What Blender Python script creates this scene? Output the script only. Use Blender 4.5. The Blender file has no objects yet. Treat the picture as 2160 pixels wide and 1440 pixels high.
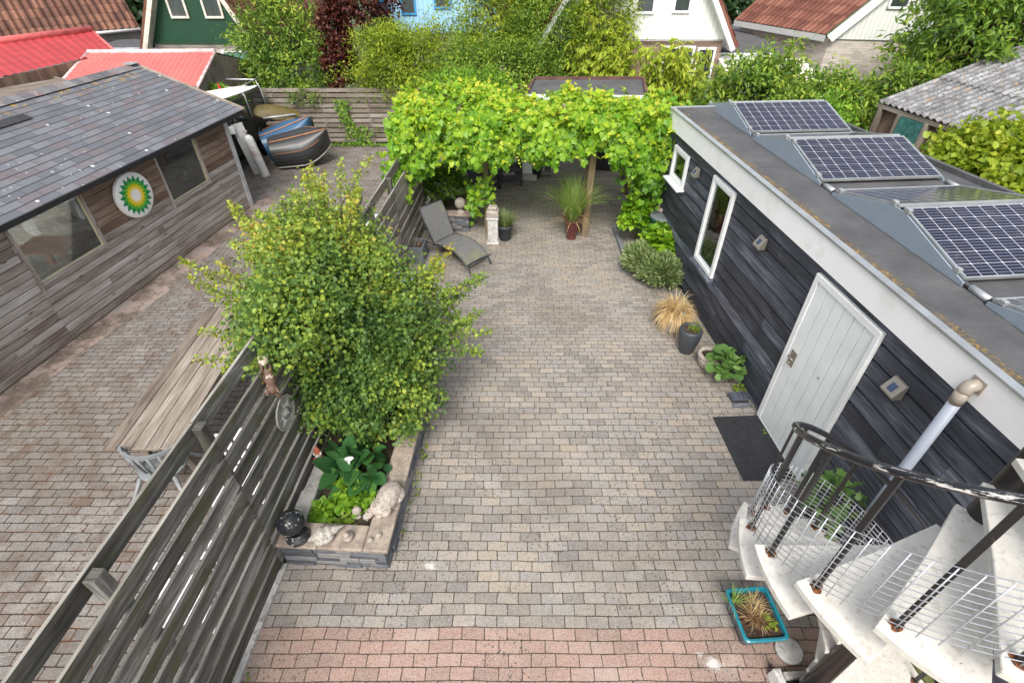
import bpy, math, random
import numpy as np
from mathutils import Vector, Matrix
R = math.radians
# ------------------------------------------------------------------ camera, sky, sun, exposure
scene = bpy.context.scene
cam_d = bpy.data.cameras.new('camera'); cam = bpy.data.objects.new('camera', cam_d)
scene.collection.objects.link(cam); scene.camera = cam
cam.location = (0, 0, 4.9)
PITCH = math.atan(870/1084)
cam.rotation_euler = (math.pi/2 - PITCH, 0, 0)
cam_d.sensor_width = 36; cam_d.lens = 1084/2160*36
cam_d.clip_start = 0.05; cam_d.clip_end = 900
world = bpy.data.worlds.new('World'); scene.world = world; world.use_nodes = True
SUN_EL, SUN_AZ = R(50), R(188)      # azimuth clockwise from +Y
wn = world.node_tree; sky = wn.nodes.new('ShaderNodeTexSky'); sky.sky_type = 'NISHITA'
sky.sun_disc = False; sky.sun_elevation = SUN_EL; sky.sun_rotation = SUN_AZ
sky.air_density = 1.0; sky.dust_density = 4.0; sky.ozone_density = 0.6
hs = wn.nodes.new('ShaderNodeHueSaturation'); hs.inputs['Saturation'].default_value = .42
wn.links.new(sky.outputs[0], hs.inputs['Color']); wn.links.new(hs.outputs[0], wn.nodes['Background'].inputs[0])
wn.nodes['Background'].inputs[1].default_value = 0.15
sun_d = bpy.data.lights.new('sun', 'SUN'); sun_d.energy = 1.5; sun_d.angle = R(20); sun_d.color = (1, .96, .9)
sun = bpy.data.objects.new('sun', sun_d); scene.collection.objects.link(sun)
sdir = Vector((math.sin(SUN_AZ)*math.cos(SUN_EL), math.cos(SUN_AZ)*math.cos(SUN_EL), math.sin(SUN_EL)))
sun.rotation_euler = (-sdir).to_track_quat('-Z', 'Y').to_euler()
scene.view_settings.view_transform = 'Standard'; scene.view_settings.look = 'None'
scene.view_settings.exposure = 0.88; scene.view_settings.gamma = 1
scene.render.resolution_x = 1024; scene.render.resolution_y = 682
rng = np.random.default_rng(7); random.seed(7)
C = scene.collection
# ------------------------------------------------------------------ node helper
class NT:
    def __init__(s, name):
        s.mat = bpy.data.materials.new(name); s.mat.use_nodes = True
        s.t = s.mat.node_tree; s.b = s.t.nodes['Principled BSDF']; s.out = s.t.nodes['Material Output']
    def n(s, k, **kw):
        o = s.t.nodes.new(k)
        for a, v in kw.items(): setattr(o, a, v)
        return o
    def put(s, sock, v):
        if v is None: return
        if isinstance(v, bpy.types.NodeSocket): s.t.links.new(v, sock)
        else:
            if sock.type == 'RGBA' and len(v) == 3: v = (*v, 1)
            sock.default_value = v
    def m(s, op, a, b=None, c=None, clamp=False):
        o = s.n('ShaderNodeMath', operation=op, use_clamp=clamp)
        s.put(o.inputs[0], a); s.put(o.inputs[1], b); s.put(o.inputs[2], c)
        return o.outputs[0]
    def mix(s, f, a, b, bt='MIX'):
        o = s.n('ShaderNodeMix', data_type='RGBA', blend_type=bt)
        s.put(o.inputs[0], f); s.put(o.inputs[6], a); s.put(o.inputs[7], b)
        return o.outputs[2]
    def ramp(s, f, stops, interp='LINEAR'):
        o = s.n('ShaderNodeValToRGB'); cr = o.color_ramp; cr.interpolation = interp
        while len(cr.elements) < len(stops): cr.elements.new(.5)
        for e, (p, c) in zip(cr.elements, stops):
            e.position = p; e.color = (*c, 1) if len(c) == 3 else c
        s.put(o.inputs[0], f); return o.outputs[0]
    def step(s, v, a, b):       # smooth 0..1 between a and b
        o = s.n('ShaderNodeMapRange', interpolation_type='SMOOTHSTEP')
        s.put(o.inputs[0], v); o.inputs[1].default_value = a; o.inputs[2].default_value = b
        return o.outputs[0]
    def noise(s, vec, scale, detail=3, rough=.55, dist=0):
        o = s.n('ShaderNodeTexNoise'); s.put(o.inputs['Vector'], vec)
        o.inputs['Scale'].default_value = scale; o.inputs['Detail'].default_value = detail
        o.inputs['Roughness'].default_value = rough; o.inputs['Distortion'].default_value = dist
        return o.outputs[0]
    def voro(s, vec, scale, feat='F1'):
        o = s.n('ShaderNodeTexVoronoi', feature=feat); s.put(o.inputs['Vector'], vec); o.inputs['Scale'].default_value = scale
        return o.outputs
    def coord(s, k='Object'): return s.n('ShaderNodeTexCoord').outputs[k]
    def sep(s, v):
        o = s.n('ShaderNodeSeparateXYZ'); s.put(o.inputs[0], v); return o.outputs
    def comb(s, x, y, z=0.0):
        o = s.n('ShaderNodeCombineXYZ'); s.put(o.inputs[0], x); s.put(o.inputs[1], y); s.put(o.inputs[2], z); return o.outputs[0]
    def attr(s, k): return s.n('ShaderNodeAttribute', attribute_name=k).outputs['Fac']
    def rand(s, x, y, z=0.0):
        o = s.n('ShaderNodeTexWhiteNoise', noise_dimensions='3D'); s.put(o.inputs[0], s.comb(x, y, z)); return o.outputs[0]
    def bump(s, h, strength=.4, dist=.01):
        o = s.n('ShaderNodeBump'); o.inputs['Strength'].default_value = strength; o.inputs['Distance'].default_value = dist
        s.put(o.inputs['Height'], h); s.t.links.new(o.outputs[0], s.b.inputs['Normal'])
    def fin(s, col=None, rough=None, metal=None, spec=None):
        s.put(s.b.inputs['Base Color'], col); s.put(s.b.inputs['Roughness'], rough)
        s.put(s.b.inputs['Metallic'], metal); s.put(s.b.inputs['Specular IOR Level'], spec)
        return s.mat
    def bricks(s, u, v, w, h, gap, jit=0.0, off=.5, rowmode=None):
        """running bond; returns (mask 1=brick, id, id2, edge distance). rowmode: v is already a row number"""
        rn = v if rowmode else s.m('DIVIDE', v, h)
        row = s.m('FLOOR', rn)
        rr = s.rand(row, 3.3)
        xo = s.m('ADD', s.m('DIVIDE', u, w), s.m('ADD', s.m('MULTIPLY', s.m('MODULO', s.m('ABSOLUTE', row), 2.0), off), s.m('MULTIPLY', rr, jit)))
        col = s.m('FLOOR', xo)
        fx = s.m('MULTIPLY', s.m('FRACT', xo), w); fy = s.m('MULTIPLY', s.m('FRACT', rn), h)
        dx = s.m('MINIMUM', fx, s.m('SUBTRACT', w, fx)); dy = s.m('MINIMUM', fy, s.m('SUBTRACT', h, fy))
        o = s.n('ShaderNodeMath', operation='SMOOTH_MIN'); s.put(o.inputs[0], dx); s.put(o.inputs[1], dy); o.inputs[2].default_value = gap*1.6
        d = o.outputs[0]
        return d, s.rand(col, row, 1.7), s.rand(col, row, 9.1)

def simple(name, col, rough=.6, metal=0, var=.25, scale=6, bump=.15, bs=60, dirt=None, spec=None):
    t = NT(name); co = t.coord()
    n1 = t.noise(co, scale, 4); n2 = t.noise(co, bs, 2)
    c0 = tuple(x*(1-var) for x in col); c1 = tuple(min(1, x*(1+var)) for x in col)
    c = t.ramp(n1, [(.3, c0), (.7, c1)])
    if dirt: c = t.mix(t.step(t.noise(co, scale*2.3, 5), .52, .68), c, dirt)
    if bump: t.bump(n2, bump, .004)
    return t.fin(c, rough, metal, spec)

def wood(name, stops, rough=.8, gw=55, knots=.5, moss=None, bump=.35, rv=.35):
    """planks: UV metres, u along the plank; rnd per plank"""
    t = NT(name); uv = t.sep(t.coord('UV')); r = t.attr('rnd')
    u = t.m('ADD', uv[0], t.m('MULTIPLY', r, 57.0)); v = t.m('ADD', uv[1], t.m('MULTIPLY', r, 13.0))
    warp = t.noise(t.comb(t.m('MULTIPLY', u, 2.2), t.m('MULTIPLY', v, 9.0)), 1.0, 2)
    v2 = t.m('ADD', v, t.m('MULTIPLY', warp, .05))
    g = t.noise(t.comb(t.m('MULTIPLY', u, 1.6), t.m('MULTIPLY', v2, gw)), 1.0, 5, .65)
    fine = t.noise(t.comb(t.m('MULTIPLY', u, 5.0), t.m('MULTIPLY', v2, gw*5)), 1.0, 2, .5)
    big = t.noise(t.comb(t.m('MULTIPLY', u, 1.3), t.m('MULTIPLY', v, 6.0)), 1.0, 3)
    f = t.m('ADD', .5, t.m('ADD', t.m('MULTIPLY', t.m('SUBTRACT', g, .5), .95), t.m('ADD', t.m('MULTIPLY', t.m('SUBTRACT', big, .5), .9), t.m('MULTIPLY', t.m('SUBTRACT', r, .5), rv))))
    f = t.m('ADD', f, t.m('MULTIPLY', t.m('SUBTRACT', fine, .5), .55))
    c = t.ramp(f, stops)
    if knots:
        vo = t.voro(t.comb(t.m('MULTIPLY', u, 2.6), t.m('MULTIPLY', v, 7.0)), 1.0)
        k = t.step(vo[0], .16, .05)
        c = t.mix(t.m('MULTIPLY', k, knots), c, tuple(x*.35 for x in stops[0][1]))
    if moss:
        mm = t.step(t.noise(t.comb(t.m('MULTIPLY', u, 3.0), t.m('MULTIPLY', v, 10.0), r), 1.0, 4), moss[1], moss[1]+.16)
        c = t.mix(t.m('MULTIPLY', mm, moss[2]), c, moss[0])
    t.bump(t.m('ADD', g, t.m('MULTIPLY', fine, .5)), bump, .006)
    return t.fin(c, rough)

def leafmat(name, stops, trans=.35, rough=.45, spec=.35):
    t = NT(name); r = t.attr('rnd')
    c = t.ramp(r, stops)
    n = t.noise(t.coord(), 9.0, 2)
    c = t.mix(.25, c, t.mix(n, (.5, .5, .5), (1, 1, 1)), 'MULTIPLY')
    t.fin(c, rough, 0, spec)
    tr = t.n('ShaderNodeBsdfTranslucent'); t.put(tr.inputs[0], t.mix(.5, c, (1.0, 1.0, .35), 'MULTIPLY'))
    mx = t.n('ShaderNodeMixShader'); mx.inputs[0].default_value = trans
    t.t.links.new(t.b.outputs[0], mx.inputs[1]); t.t.links.new(tr.outputs[0], mx.inputs[2])
    t.t.links.new(mx.outputs[0], t.out.inputs[0])
    return t.mat
# ------------------------------------------------------------------ scene object helpers
ORG = {}
def tag(o, label=None, cat=None, group=None, kind=None):
    if label: o['label'] = label
    if cat: o['category'] = cat
    if group: o['group'] = group
    if kind: o['kind'] = kind
    return o
def thing(name, loc, label, cat, group=None):
    o = bpy.data.objects.new(name, None); C.objects.link(o); o.location = loc; o.empty_display_size = .1
    ORG[o.name] = Vector(loc)
    return tag(o, label, cat, group)
def dup(root, loc, label, rotz=0, group=None):
    r = root.copy(); C.objects.link(r); r.location = loc; r.rotation_euler = (0, 0, rotz); r['label'] = label
    if group: r['group'] = group
    for ch in root.children:
        c = ch.copy(); C.objects.link(c); c.parent = r
        for g in ch.children:
            d = g.copy(); C.objects.link(d); d.parent = c
    ORG[r.name] = Vector(loc)
    return r
def frame(ox, oy, ang, oz=0): return Matrix.Translation((ox, oy, oz)) @ Matrix.Rotation(R(ang), 4, 'Z')
FR = frame(3.21, 4.71, 5.1); FL = frame(-6.44, 7.69, -9.4); FF = frame(-2.26, 2.56, -3.3)
ID = Matrix.Identity(4)
class MB:
    def __init__(s, M=ID): s.v = []; s.f = []; s.uv = []; s.r = []; s.sm = []; s.M = M.copy()
    def P(s, p): return tuple(s.M @ Vector(p))
    def face(s, pts, uvs=None, r=None, smooth=False, raw=False):
        i = len(s.v); s.v += [p if raw else s.P(p) for p in pts]
        s.f.append(list(range(i, i+len(pts))))
        s.uv += list(uvs) if uvs else [(p[0], p[1]) for p in pts]
        s.r.append(random.random() if r is None else r); s.sm.append(smooth)
    def box(s, x0, x1, y0, y1, z0, z1, r=None, T=None):
        """axis box in the current frame; T optional extra matrix"""
        r = random.random() if r is None else r
        c = [(x, y, z) for x in (x0, x1) for y in (y0, y1) for z in (z0, z1)]
        d = [abs(x1-x0), abs(y1-y0), abs(z1-z0)]; L = d.index(max(d))
        q = [Vector(p) if T is None else T @ Vector(p) for p in c]
        for ids, ax in (((0, 1, 3, 2), 0), ((4, 6, 7, 5), 0), ((0, 4, 5, 1), 1), ((2, 3, 7, 6), 1), ((0, 2, 6, 4), 2), ((1, 5, 7, 3), 2)):
            o = [a for a in (0, 1, 2) if a != ax]
            if L in o: a, b = L, [k for k in o if k != L][0]
            else: a, b = o
            s.face([q[i] for i in ids], [(c[i][a], c[i][b]) for i in ids], r)
    def prism(s, poly, z0, z1, r=None, axis='z', smooth=False):
        """polygon (ccw) extruded. axis z: poly in xy; y: poly in (x,z) extruded along y; x: poly in (y,z)"""
        r = random.random() if r is None else r
        def mk(a, b, h): return {'z': (a, b, h), 'y': (a, h, b), 'x': (h, a, b)}[axis]
        n = len(poly); fl = axis == 'y'
        top = [mk(a, b, z1) for a, b in poly]; bot = [mk(a, b, z0) for a, b in poly]
        U = [(a, b) for a, b in poly]
        t, bo = (top, bot[::-1]); ut, ub = U, U[::-1]
        if fl: t, bo, ut, ub = top[::-1], bot, U[::-1], U
        s.face(t, ut, r); s.face(bo, ub, r)
        acc = 0
        for i in range(n):
            j = (i+1) % n; d = math.dist(poly[i], poly[j])
            if abs(z1-z0) > d: uv = [(z0, acc), (z0, acc+d), (z1, acc+d), (z1, acc)]
            else: uv = [(acc, z0), (acc+d, z0), (acc+d, z1), (acc, z1)]
            q = [bot[i], bot[j], top[j], top[i]]
            if fl: q = q[::-1]; uv = uv[::-1]
            s.face(q, uv, r, smooth); acc += d
    def lathe(s, prof, c=(0, 0, 0), n=24, r=None, sx=1, sy=1, T=None, smooth=True):
        r = random.random() if r is None else r
        i0 = len(s.v); L = 0; us = []
        for k, (ra, z) in enumerate(prof):
            if k: L += math.dist(prof[k-1], (ra, z))
            us.append(L)
            for j in range(n):
                a = 2*math.pi*j/n; p = Vector((ra*math.cos(a)*sx, ra*math.sin(a)*sy, z))
                if T is not None: p = T @ p
                s.v.append(s.P(p+Vector(c)))
        for k in range(len(prof)-1):
            for j in range(n):
                a, b = i0+k*n+j, i0+k*n+(j+1) % n
                s.f.append([a, b, b+n, a+n]); s.uv += [(j/n, us[k]), ((j+1)/n, us[k]), ((j+1)/n, us[k+1]), (j/n, us[k+1])]
                s.r.append(r); s.sm.append(smooth)
    def tube(s, pts, rad, n=8, r=None, cap=True):
        r = random.random() if r is None else r
        pts = [Vector(p) for p in pts]; m = len(pts); rr = rad if hasattr(rad, '__len__') else [rad]*m
        i0 = len(s.v); up = Vector((0, 0, 1)); L = 0; us = []
        pn = None
        for k, p in enumerate(pts):
            t = (pts[min(k+1, m-1)]-pts[max(k-1, 0)]); t = t.normalized() if t.length > 1e-9 else Vector((0, 0, 1))
            if pn is None:
                a = t.cross(up)
                if a.length < .05: a = t.cross(Vector((1, 0, 0)))
                pn = a.normalized()
            else:
                pn = (pn - t*pn.dot(t)); pn = pn.normalized() if pn.length > 1e-6 else t.orthogonal().normalized()
            b = t.cross(pn)
            if k: L += (p-pts[k-1]).length
            us.append(L)
            for j in range(n):
                a = 2*math.pi*j/n
                s.v.append(s.P(p + (pn*math.cos(a)+b*math.sin(a))*rr[k]))
        for k in range(m-1):
            for j in range(n):
                a, b = i0+k*n+j, i0+k*n+(j+1) % n
                s.f.append([a, b, b+n, a+n]); s.uv += [(us[k], j/n), (us[k], (j+1)/n), (us[k+1], (j+1)/n), (us[k+1], j/n)]
                s.r.append(r); s.sm.append(True)
        if cap:
            for base, rev in ((i0, True), (i0+(m-1)*n, False)):
                ids = list(range(base, base+n)); ids = ids[::-1] if rev else ids
                s.f.append(ids); s.uv += [(0, 0)]*n; s.r.append(r); s.sm.append(False)
    def grid(s, fn, nu, nv, r=0.5, smooth=True, two=None):
        i0 = len(s.v)
        for i in range(nu+1):
            for j in range(nv+1):
                s.v.append(s.P(fn(i/nu, j/nv)[:3]))
        for i in range(nu):
            for j in range(nv):
                a = i0+i*(nv+1)+j; s.f.append([a, a+nv+1, a+nv+2, a+1])
                for (p, q) in ((i, j), (i+1, j), (i+1, j+1), (i, j+1)):
                    o = fn(p/nu, q/nv); s.uv.append((o[3], o[4]) if len(o) > 3 else (p/nu, q/nv))
                s.r.append(r); s.sm.append(smooth)
    def sphere(s, c, rx, ry=None, rz=None, n=16, m=10, r=None, T=None):
        ry = ry or rx; rz = rz or rx
        pr = [(max(1e-4, math.sin(math.pi*k/m)), -math.cos(math.pi*k/m)*rz) for k in range(m+1)]
        s.lathe(pr, c, n, r, rx, ry, T)
    def build(s, name, mat, parent=None, bevel=0):
        off = ORG[parent.name] if parent is not None else Vector((0, 0, 0))
        me = bpy.data.meshes.new(name)
        v = np.array(s.v, dtype=np.float32) - np.array(off, dtype=np.float32)
        me.from_pydata(v.tolist(), [], s.f)
        ul = me.uv_layers.new(name='UVMap'); ul.data.foreach_set('uv', np.array(s.uv, dtype=np.float32).ravel())
        at = me.attributes.new('rnd', 'FLOAT', 'FACE'); at.data.foreach_set('value', np.array(s.r, dtype=np.float32))
        me.polygons.foreach_set('use_smooth', s.sm)
        me.materials.append(mat); me.update()
        if bevel:
            import bmesh
            bm = bmesh.new(); bm.from_mesh(me); bmesh.ops.remove_doubles(bm, verts=bm.verts, dist=1e-5)
            bmesh.ops.bevel(bm, geom=[e for e in bm.edges if len(e.link_faces) == 2 and e.calc_face_angle(0) > .5],
                            offset=bevel, segments=1, affect='EDGES'); bm.to_mesh(me); bm.free()
        o = bpy.data.objects.new(name, me); C.objects.link(o)
        if parent is not None: o.parent = parent
        ORG[o.name] = off
        return o
def top(name, mb, mat, label, cat, group=None, bevel=0):
    return tag(mb.build(name, mat, None, bevel), label, cat, group)
# leaves -------------------------------------------------------------
SH = {  # outlines: (x, y) with y along the leaf, stem at 0
 'oval': ([(0, 0), (.32, .25), (.36, .55), (.2, .85), (0, 1.0), (-.2, .85), (-.36, .55), (-.32, .25)]),
 'lance': ([(0, 0), (.15, .3), (.14, .6), (0, 1), (-.14, .6), (-.15, .3)]),
 'lobed': ([(0, 0), (.38, .18), (.26, .42), (.46, .62), (.2, .72), (0, 1), (-.2, .72), (-.46, .62), (-.26, .42), (-.38, .18)]),
 'vine': ([(0, .08), (.22, -.06), (.5, .06), (.42, .3), (.6, .55), (.32, .62), (.24, .82), (0, 1.05), (-.24, .82), (-.32, .62), (-.6, .55), (-.42, .3), (-.5, .06), (-.22, -.06)]),
 'round': ([(0, .12), (.28, 0), (.52, .16), (.58, .5), (.4, .86), (0, 1), (-.4, .86), (-.58, .5), (-.52, .16), (-.28, 0)]),
 'diamond': ([(0, 0), (.3, .45), (0, 1), (-.3, .45)]),
}
def leaves(name, P, D, Nn, S, shape, mat, parent, rnd, fold=.25):
    """P positions, D leaf directions, Nn approx normals, S sizes (all numpy) -> one mesh of many leaf faces"""
    out = np.array(SH[shape]); k = len(out); n = len(P)
    D = D/np.linalg.norm(D, axis=1, keepdims=True)
    X = np.cross(D, Nn); X /= (np.linalg.norm(X, axis=1, keepdims=True)+1e-9); Z = np.cross(X, D)
    mid = np.array([0, .5]); tpl = np.vstack([out, [mid]])
    zz = np.abs(tpl[:, 0])*fold - .12*(tpl[:, 1])**2
    V = (P[:, None, :] + S[:, None, None]*(X[:, None, :]*tpl[None, :, 0, None] + D[:, None, :]*tpl[None, :, 1, None] + Z[:, None, :]*zz[None, :, None]))
    V = V.reshape(-1, 3)
    off = np.array(ORG[parent.name]) if parent is not None else np.zeros(3)
    V = V - off
    base = np.arange(n)*(k+1)
    tri = np.array([[i, (i+1) % k, k] for i in range(k)])
    F = (base[:, None, None]+tri[None]).reshape(-1, 3)
    me = bpy.data.meshes.new(name); me.vertices.add(len(V)); me.vertices.foreach_set('co', V.astype(np.float32).ravel())
    nf = len(F); me.loops.add(nf*3); me.loops.foreach_set('vertex_index', F.astype(np.int32).ravel())
    me.polygons.add(nf); me.polygons.foreach_set('loop_start', np.arange(0, nf*3, 3, dtype=np.int32))
    me.update(calc_edges=True)
    me.polygons.foreach_set('use_smooth', np.ones(nf, dtype=bool))
    at = me.attributes.new('rnd', 'FLOAT', 'FACE'); at.data.foreach_set('value', np.repeat(rnd, k).astype(np.float32))
    me.materials.append(mat)
    o = bpy.data.objects.new(name, me); C.objects.link(o)
    if parent is not None: o.parent = parent
    ORG[o.name] = Vector(off); return o
def unit(a): return a/(np.linalg.norm(a, axis=1, keepdims=True)+1e-9)
def crown_pts(c, rad, ncl, per, sig, lump=.25, low=-1, fill=.55):
    """clump centres through an uneven ellipsoid, leaves scattered round them"""
    d = unit(rng.normal(size=(ncl, 3))); d[:, 2] = np.where(d[:, 2] < low, -d[:, 2], d[:, 2])
    rr = (fill + (1-fill)*rng.random(ncl)**.6)*(1+lump*rng.normal(size=ncl)*.5)
    cc = np.array(c)+d*rr[:, None]*np.array(rad)
    P = np.repeat(cc, per, axis=0)+rng.normal(size=(ncl*per, 3))*sig*np.array([1, 1, .8])
    out = unit((P-np.array(c))/np.array(rad))
    return cc, P, out
def tree(name, label, c, rad, mat, bark, ncl=90, per=60, size=.08, shape='oval', sig=None, group=None, cat='shrub', base=None,
         droop=.2, up=.6, lump=.3, low=-.6, fill=.5, tr=.04, age=.25, stems=1, twigs=True):
    c = Vector(c); base = Vector(base) if base else Vector((c.x, c.y, 0))
    t = thing(name, base, label, cat, group)
    sig = sig or .16*min(rad)
    cc, P, out = crown_pts(c, rad, ncl, per, sig, lump, low, fill)
    n = len(P)
    D = out*.6+rng.normal(size=(n, 3))*.7; D[:, 2] -= droop
    N_ = out*.4+rng.normal(size=(n, 3))*.45; N_[:, 2] += up
    S = size*(.6+.7*rng.random(n))
    clr = np.repeat(rng.random(ncl), per)
    h = np.clip((P[:, 2]-c.z)/rad[2]*.5+.5, 0, 1)
    rnd = np.clip(.25+.4*(rng.random(n)-.5)+.45*(clr-.5)+age*(rng.random(n) < h*.5)+.1, 0, 1)
    leaves('crown', P, D, N_, S, shape, mat, t, rnd)
    b = MB()
    for s in range(stems):
        p0 = base+Vector((random.uniform(-.3, .3)*(stems > 1), random.uniform(-.3, .3)*(stems > 1), 0))
        j = c+Vector((random.uniform(-.2, .2)*rad[0], 0, -.35*rad[2]))
        b.tube([p0, (p0+j)/2+Vector((.05, .03, 0)), j], [tr, tr*.8, tr*.6], 7)
        if twigs:
            for q in cc[s::stems][:26]:
                q = Vector(q); mid = (j+q)/2+Vector((random.uniform(-.1, .1), random.uniform(-.1, .1), random.uniform(0, .15)))
                b.tube([j, mid, q], [tr*.45, tr*.28, tr*.1], 5)
    b.build('trunk', bark, t)
    return t
# ------------------------------------------------------------------ materials
def paving(name, cols, joint, red=False, debris=None, gap=.007, patches=(), rust=None, dens=True):
    t = NT(name); co = t.coord(); x, y, z = t.sep(co)
    w1 = t.noise(co, .55, 2); w2 = t.noise(co, 2.2, 2)
    yw = t.m('ADD', y, t.m('ADD', t.m('MULTIPLY', t.m('SUBTRACT', w1, .5), .07), t.m('MULTIPLY', t.m('SUBTRACT', w2, .5), .018)))
    xw = t.m('ADD', x, t.m('MULTIPLY', t.m('SUBTRACT', t.noise(co, 1.7, 2), .5), .05))
    if dens:
        sm = t.n('ShaderNodeMath', operation='SMOOTH_MAX'); t.put(sm.inputs[0], t.m('SUBTRACT', yw, 5.5)); sm.inputs[1].default_value = 0; sm.inputs[2].default_value = 1.5
        rn = t.m('ADD', t.m('MULTIPLY', yw, 9.52), t.m('MULTIPLY', sm.outputs[0], 2.7))
    else: rn = t.m('MULTIPLY', yw, 9.52)
    d, i1, i2 = t.bricks(xw, rn, .203, .103, gap, .22, rowmode=True)
    edge = t.noise(co, 38, 3)
    de = t.m('ADD', d, t.m('MULTIPLY', t.m('SUBTRACT', edge, .5), .007))
    mask = t.step(de, gap*.18, gap*.8)
    tone = t.m('ADD', t.m('MULTIPLY', i1, .5), t.m('MULTIPLY', t.m('ADD', t.m('MULTIPLY', t.m('SUBTRACT', t.noise(co, .7, 5, .65), .5), 2.0), .5), .5))
    c = t.ramp(tone, cols)
    if red:
        rc = t.ramp(tone, [(.15, (.24, .165, .135)), (.5, (.33, .205, .165)), (.85, (.37, .255, .21))])
        rmask = t.m('LESS_THAN', rn, 19.0)
        c = t.mix(rmask, c, rc)
    sp = t.noise(co, 125, 2, .8); sp2 = t.noise(co, 60, 3, .75)
    c = t.mix(t.m('MULTIPLY', t.step(sp, .54, .64), .8), c, (.60, .56, .50)); c = t.mix(t.m('MULTIPLY', t.step(sp2, .45, .33), .8), c, (.085, .08, .072))
    gr = t.noise(co, 26, 5, .8); c = t.mix(t.m('MULTIPLY', t.step(gr, .5, .66), .38), c, (.10, .092, .08)); c = t.mix(t.m('MULTIPLY', t.step(gr, .44, .3), .35), c, (.46, .43, .38))
    # lichen spots and broad staining
    li = t.voro(co, 24.0)[0]; lz = t.noise(co, 1.0, 4)
    c = t.mix(t.m('MULTIPLY', t.m('MULTIPLY', t.step(t.m('ADD', li, t.m('MULTIPLY', t.m('SUBTRACT', sp2, .5), .3)), .3, .16), t.step(lz, .43, .56)), .8), c, (.075, .07, .062))
    st = t.noise(co, .42, 5, .6)
    c = t.mix(t.m('MULTIPLY', t.step(st, .47, .62), .38), c, (.13, .11, .085)); c = t.mix(t.m('MULTIPLY', t.step(t.noise(co, 1.9, 6, .75), .52, .68), .35), c, (.40, .37, .33))
    if debris:
        dn = t.noise(co, 3.1, 6, .7)
        c = t.mix(t.m('MULTIPLY', t.step(dn, .46, .66), .8), c, debris)
    j = t.mix(t.step(t.noise(co, 5.0, 3), .45, .65), joint, rust or tuple(v*.5 for v in joint)); j = t.mix(t.m('MULTIPLY', t.step(t.noise(co, 1.3, 5, .7), .56, .66), .7), j, (.05, .065, .02)); j = t.mix(t.m('MULTIPLY', t.step(t.noise(co, 2.7, 4), .55, .68), .6), j, (.2, .17, .13))
    c = t.mix(mask, j, c)
    for px, py, pr in patches:
        dd = t.m('ADD', t.m('SQRT', t.m('ADD', t.m('POWER', t.m('SUBTRACT', x, px), 2.0), t.m('POWER', t.m('MULTIPLY', t.m('SUBTRACT', y, py), 1.25), 2.0))), t.m('MULTIPLY', t.m('SUBTRACT', t.noise(co, 14, 5, .7), .5), .17))
        c = t.mix(t.m('MULTIPLY', t.step(t.m('ADD', dd, t.m('MULTIPLY', t.m('SUBTRACT', sp2, .5), .12)), pr, pr-.05), .75), c, (.62, .61, .58))
    t.bump(t.m('ADD', t.m('MULTIPLY', mask, 1.0), t.m('ADD', t.m('MULTIPLY', sp, .18), t.m('MULTIPLY', t.m('MULTIPLY', i2, mask), .35))), .8, .006)
    return t.fin(c, .85, 0, .3)
COURT = paving('courtyard_pavers', [(.1, (.15, .143, .14)), (.3, (.205, .185, .165)), (.45, (.27, .24, .205)), (.58, (.25, .238, .225)), (.7, (.32, .28, .235)), (.82, (.315, .265, .205)), (.95, (.38, .35, .31))],
               (.075, .056, .04), red=True, patches=((-.81, 2.57, .07), (1.72, 1.7, .085), (1.62, 1.78, .04)))
ALLEY = paving('alley_pavers', [(.12, (.115, .105, .1)), (.42, (.165, .152, .142)), (.7, (.21, .195, .18)), (.95, (.25, .228, .205))],
               (.04, .028, .021), debris=(.13, .09, .065), rust=(.10, .036, .014), gap=.010)
def soilmat():
    t = NT('garden_soil'); co = t.coord()
    c = t.ramp(t.noise(co, 1.2, 6, .7), [(.3, (.03, .045, .015)), (.5, (.06, .085, .025)), (.7, (.09, .075, .045))]); t.bump(t.noise(co, 20, 4), .8, .03)
    return t.fin(c, .95)
SOIL = soilmat()
EARTH = simple('potting_soil', (.05, .035, .025), .95, var=.6, scale=40, bump=1, bs=120)
BLACKWOOD = wood('charred_boards', [(.2, (.018, .020, .028)), (.45, (.046, .051, .068)), (.62, (.09, .10, .128)), (.9, (.24, .26, .31))], .55, 30, .6, bump=.6, rv=.4)
SHEDWOOD = wood('weathered_cladding', [(.15, (.13, .095, .075)), (.42, (.26, .215, .185)), (.6, (.37, .33, .30)), (.9, (.55, .525, .51))], .85, 45, .8, ((.10, .10, .035), .66, .5), rv=.3)
SHEDUPPER = wood('brown_cladding', [(.15, (.065, .038, .024)), (.45, (.16, .10, .068)), (.65, (.25, .175, .125)), (.9, (.40, .32, .26))], .8, 42, .9, rv=.35)
FENCEWOOD = wood('fence_boards', [(.2, (.035, .032, .027)), (.42, (.085, .08, .07)), (.6, (.155, .148, .135)), (.85, (.40, .39, .375))], .85, 26, .5, ((.07, .075, .018), .5, .6), bump=.9, rv=.3)
FENCEFAR = wood('slat_boards', [(.15, (.09, .07, .05)), (.45, (.165, .135, .11)), (.65, (.24, .205, .175)), (.9, (.35, .31, .27))], .85, 40, .4, ((.2, .2, .08), .68, .4))
FENCEEND = wood('fence_end_grain', [(.2, (.10, .095, .075)), (.8, (.38, .36, .32))], .9, 40, .2)
TABLEWOOD = wood('grey_table_planks', [(.12, (.08, .058, .042)), (.42, (.18, .145, .115)), (.62, (.265, .225, .185)), (.9, (.42, .38, .33))], .8, 50, .5)
RAILWOOD = wood('post_wood', [(.2, (.09, .06, .035)), (.5, (.17, .12, .075)), (.8, (.27, .22, .12))], .8, 40, .5, ((.2, .18, .04), .55, .5))
DECKWOOD = wood('deck_wood', [(.2, (.06, .045, .035)), (.5, (.13, .10, .08)), (.8, (.22, .18, .15))], .8, 40, .2)
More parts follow.
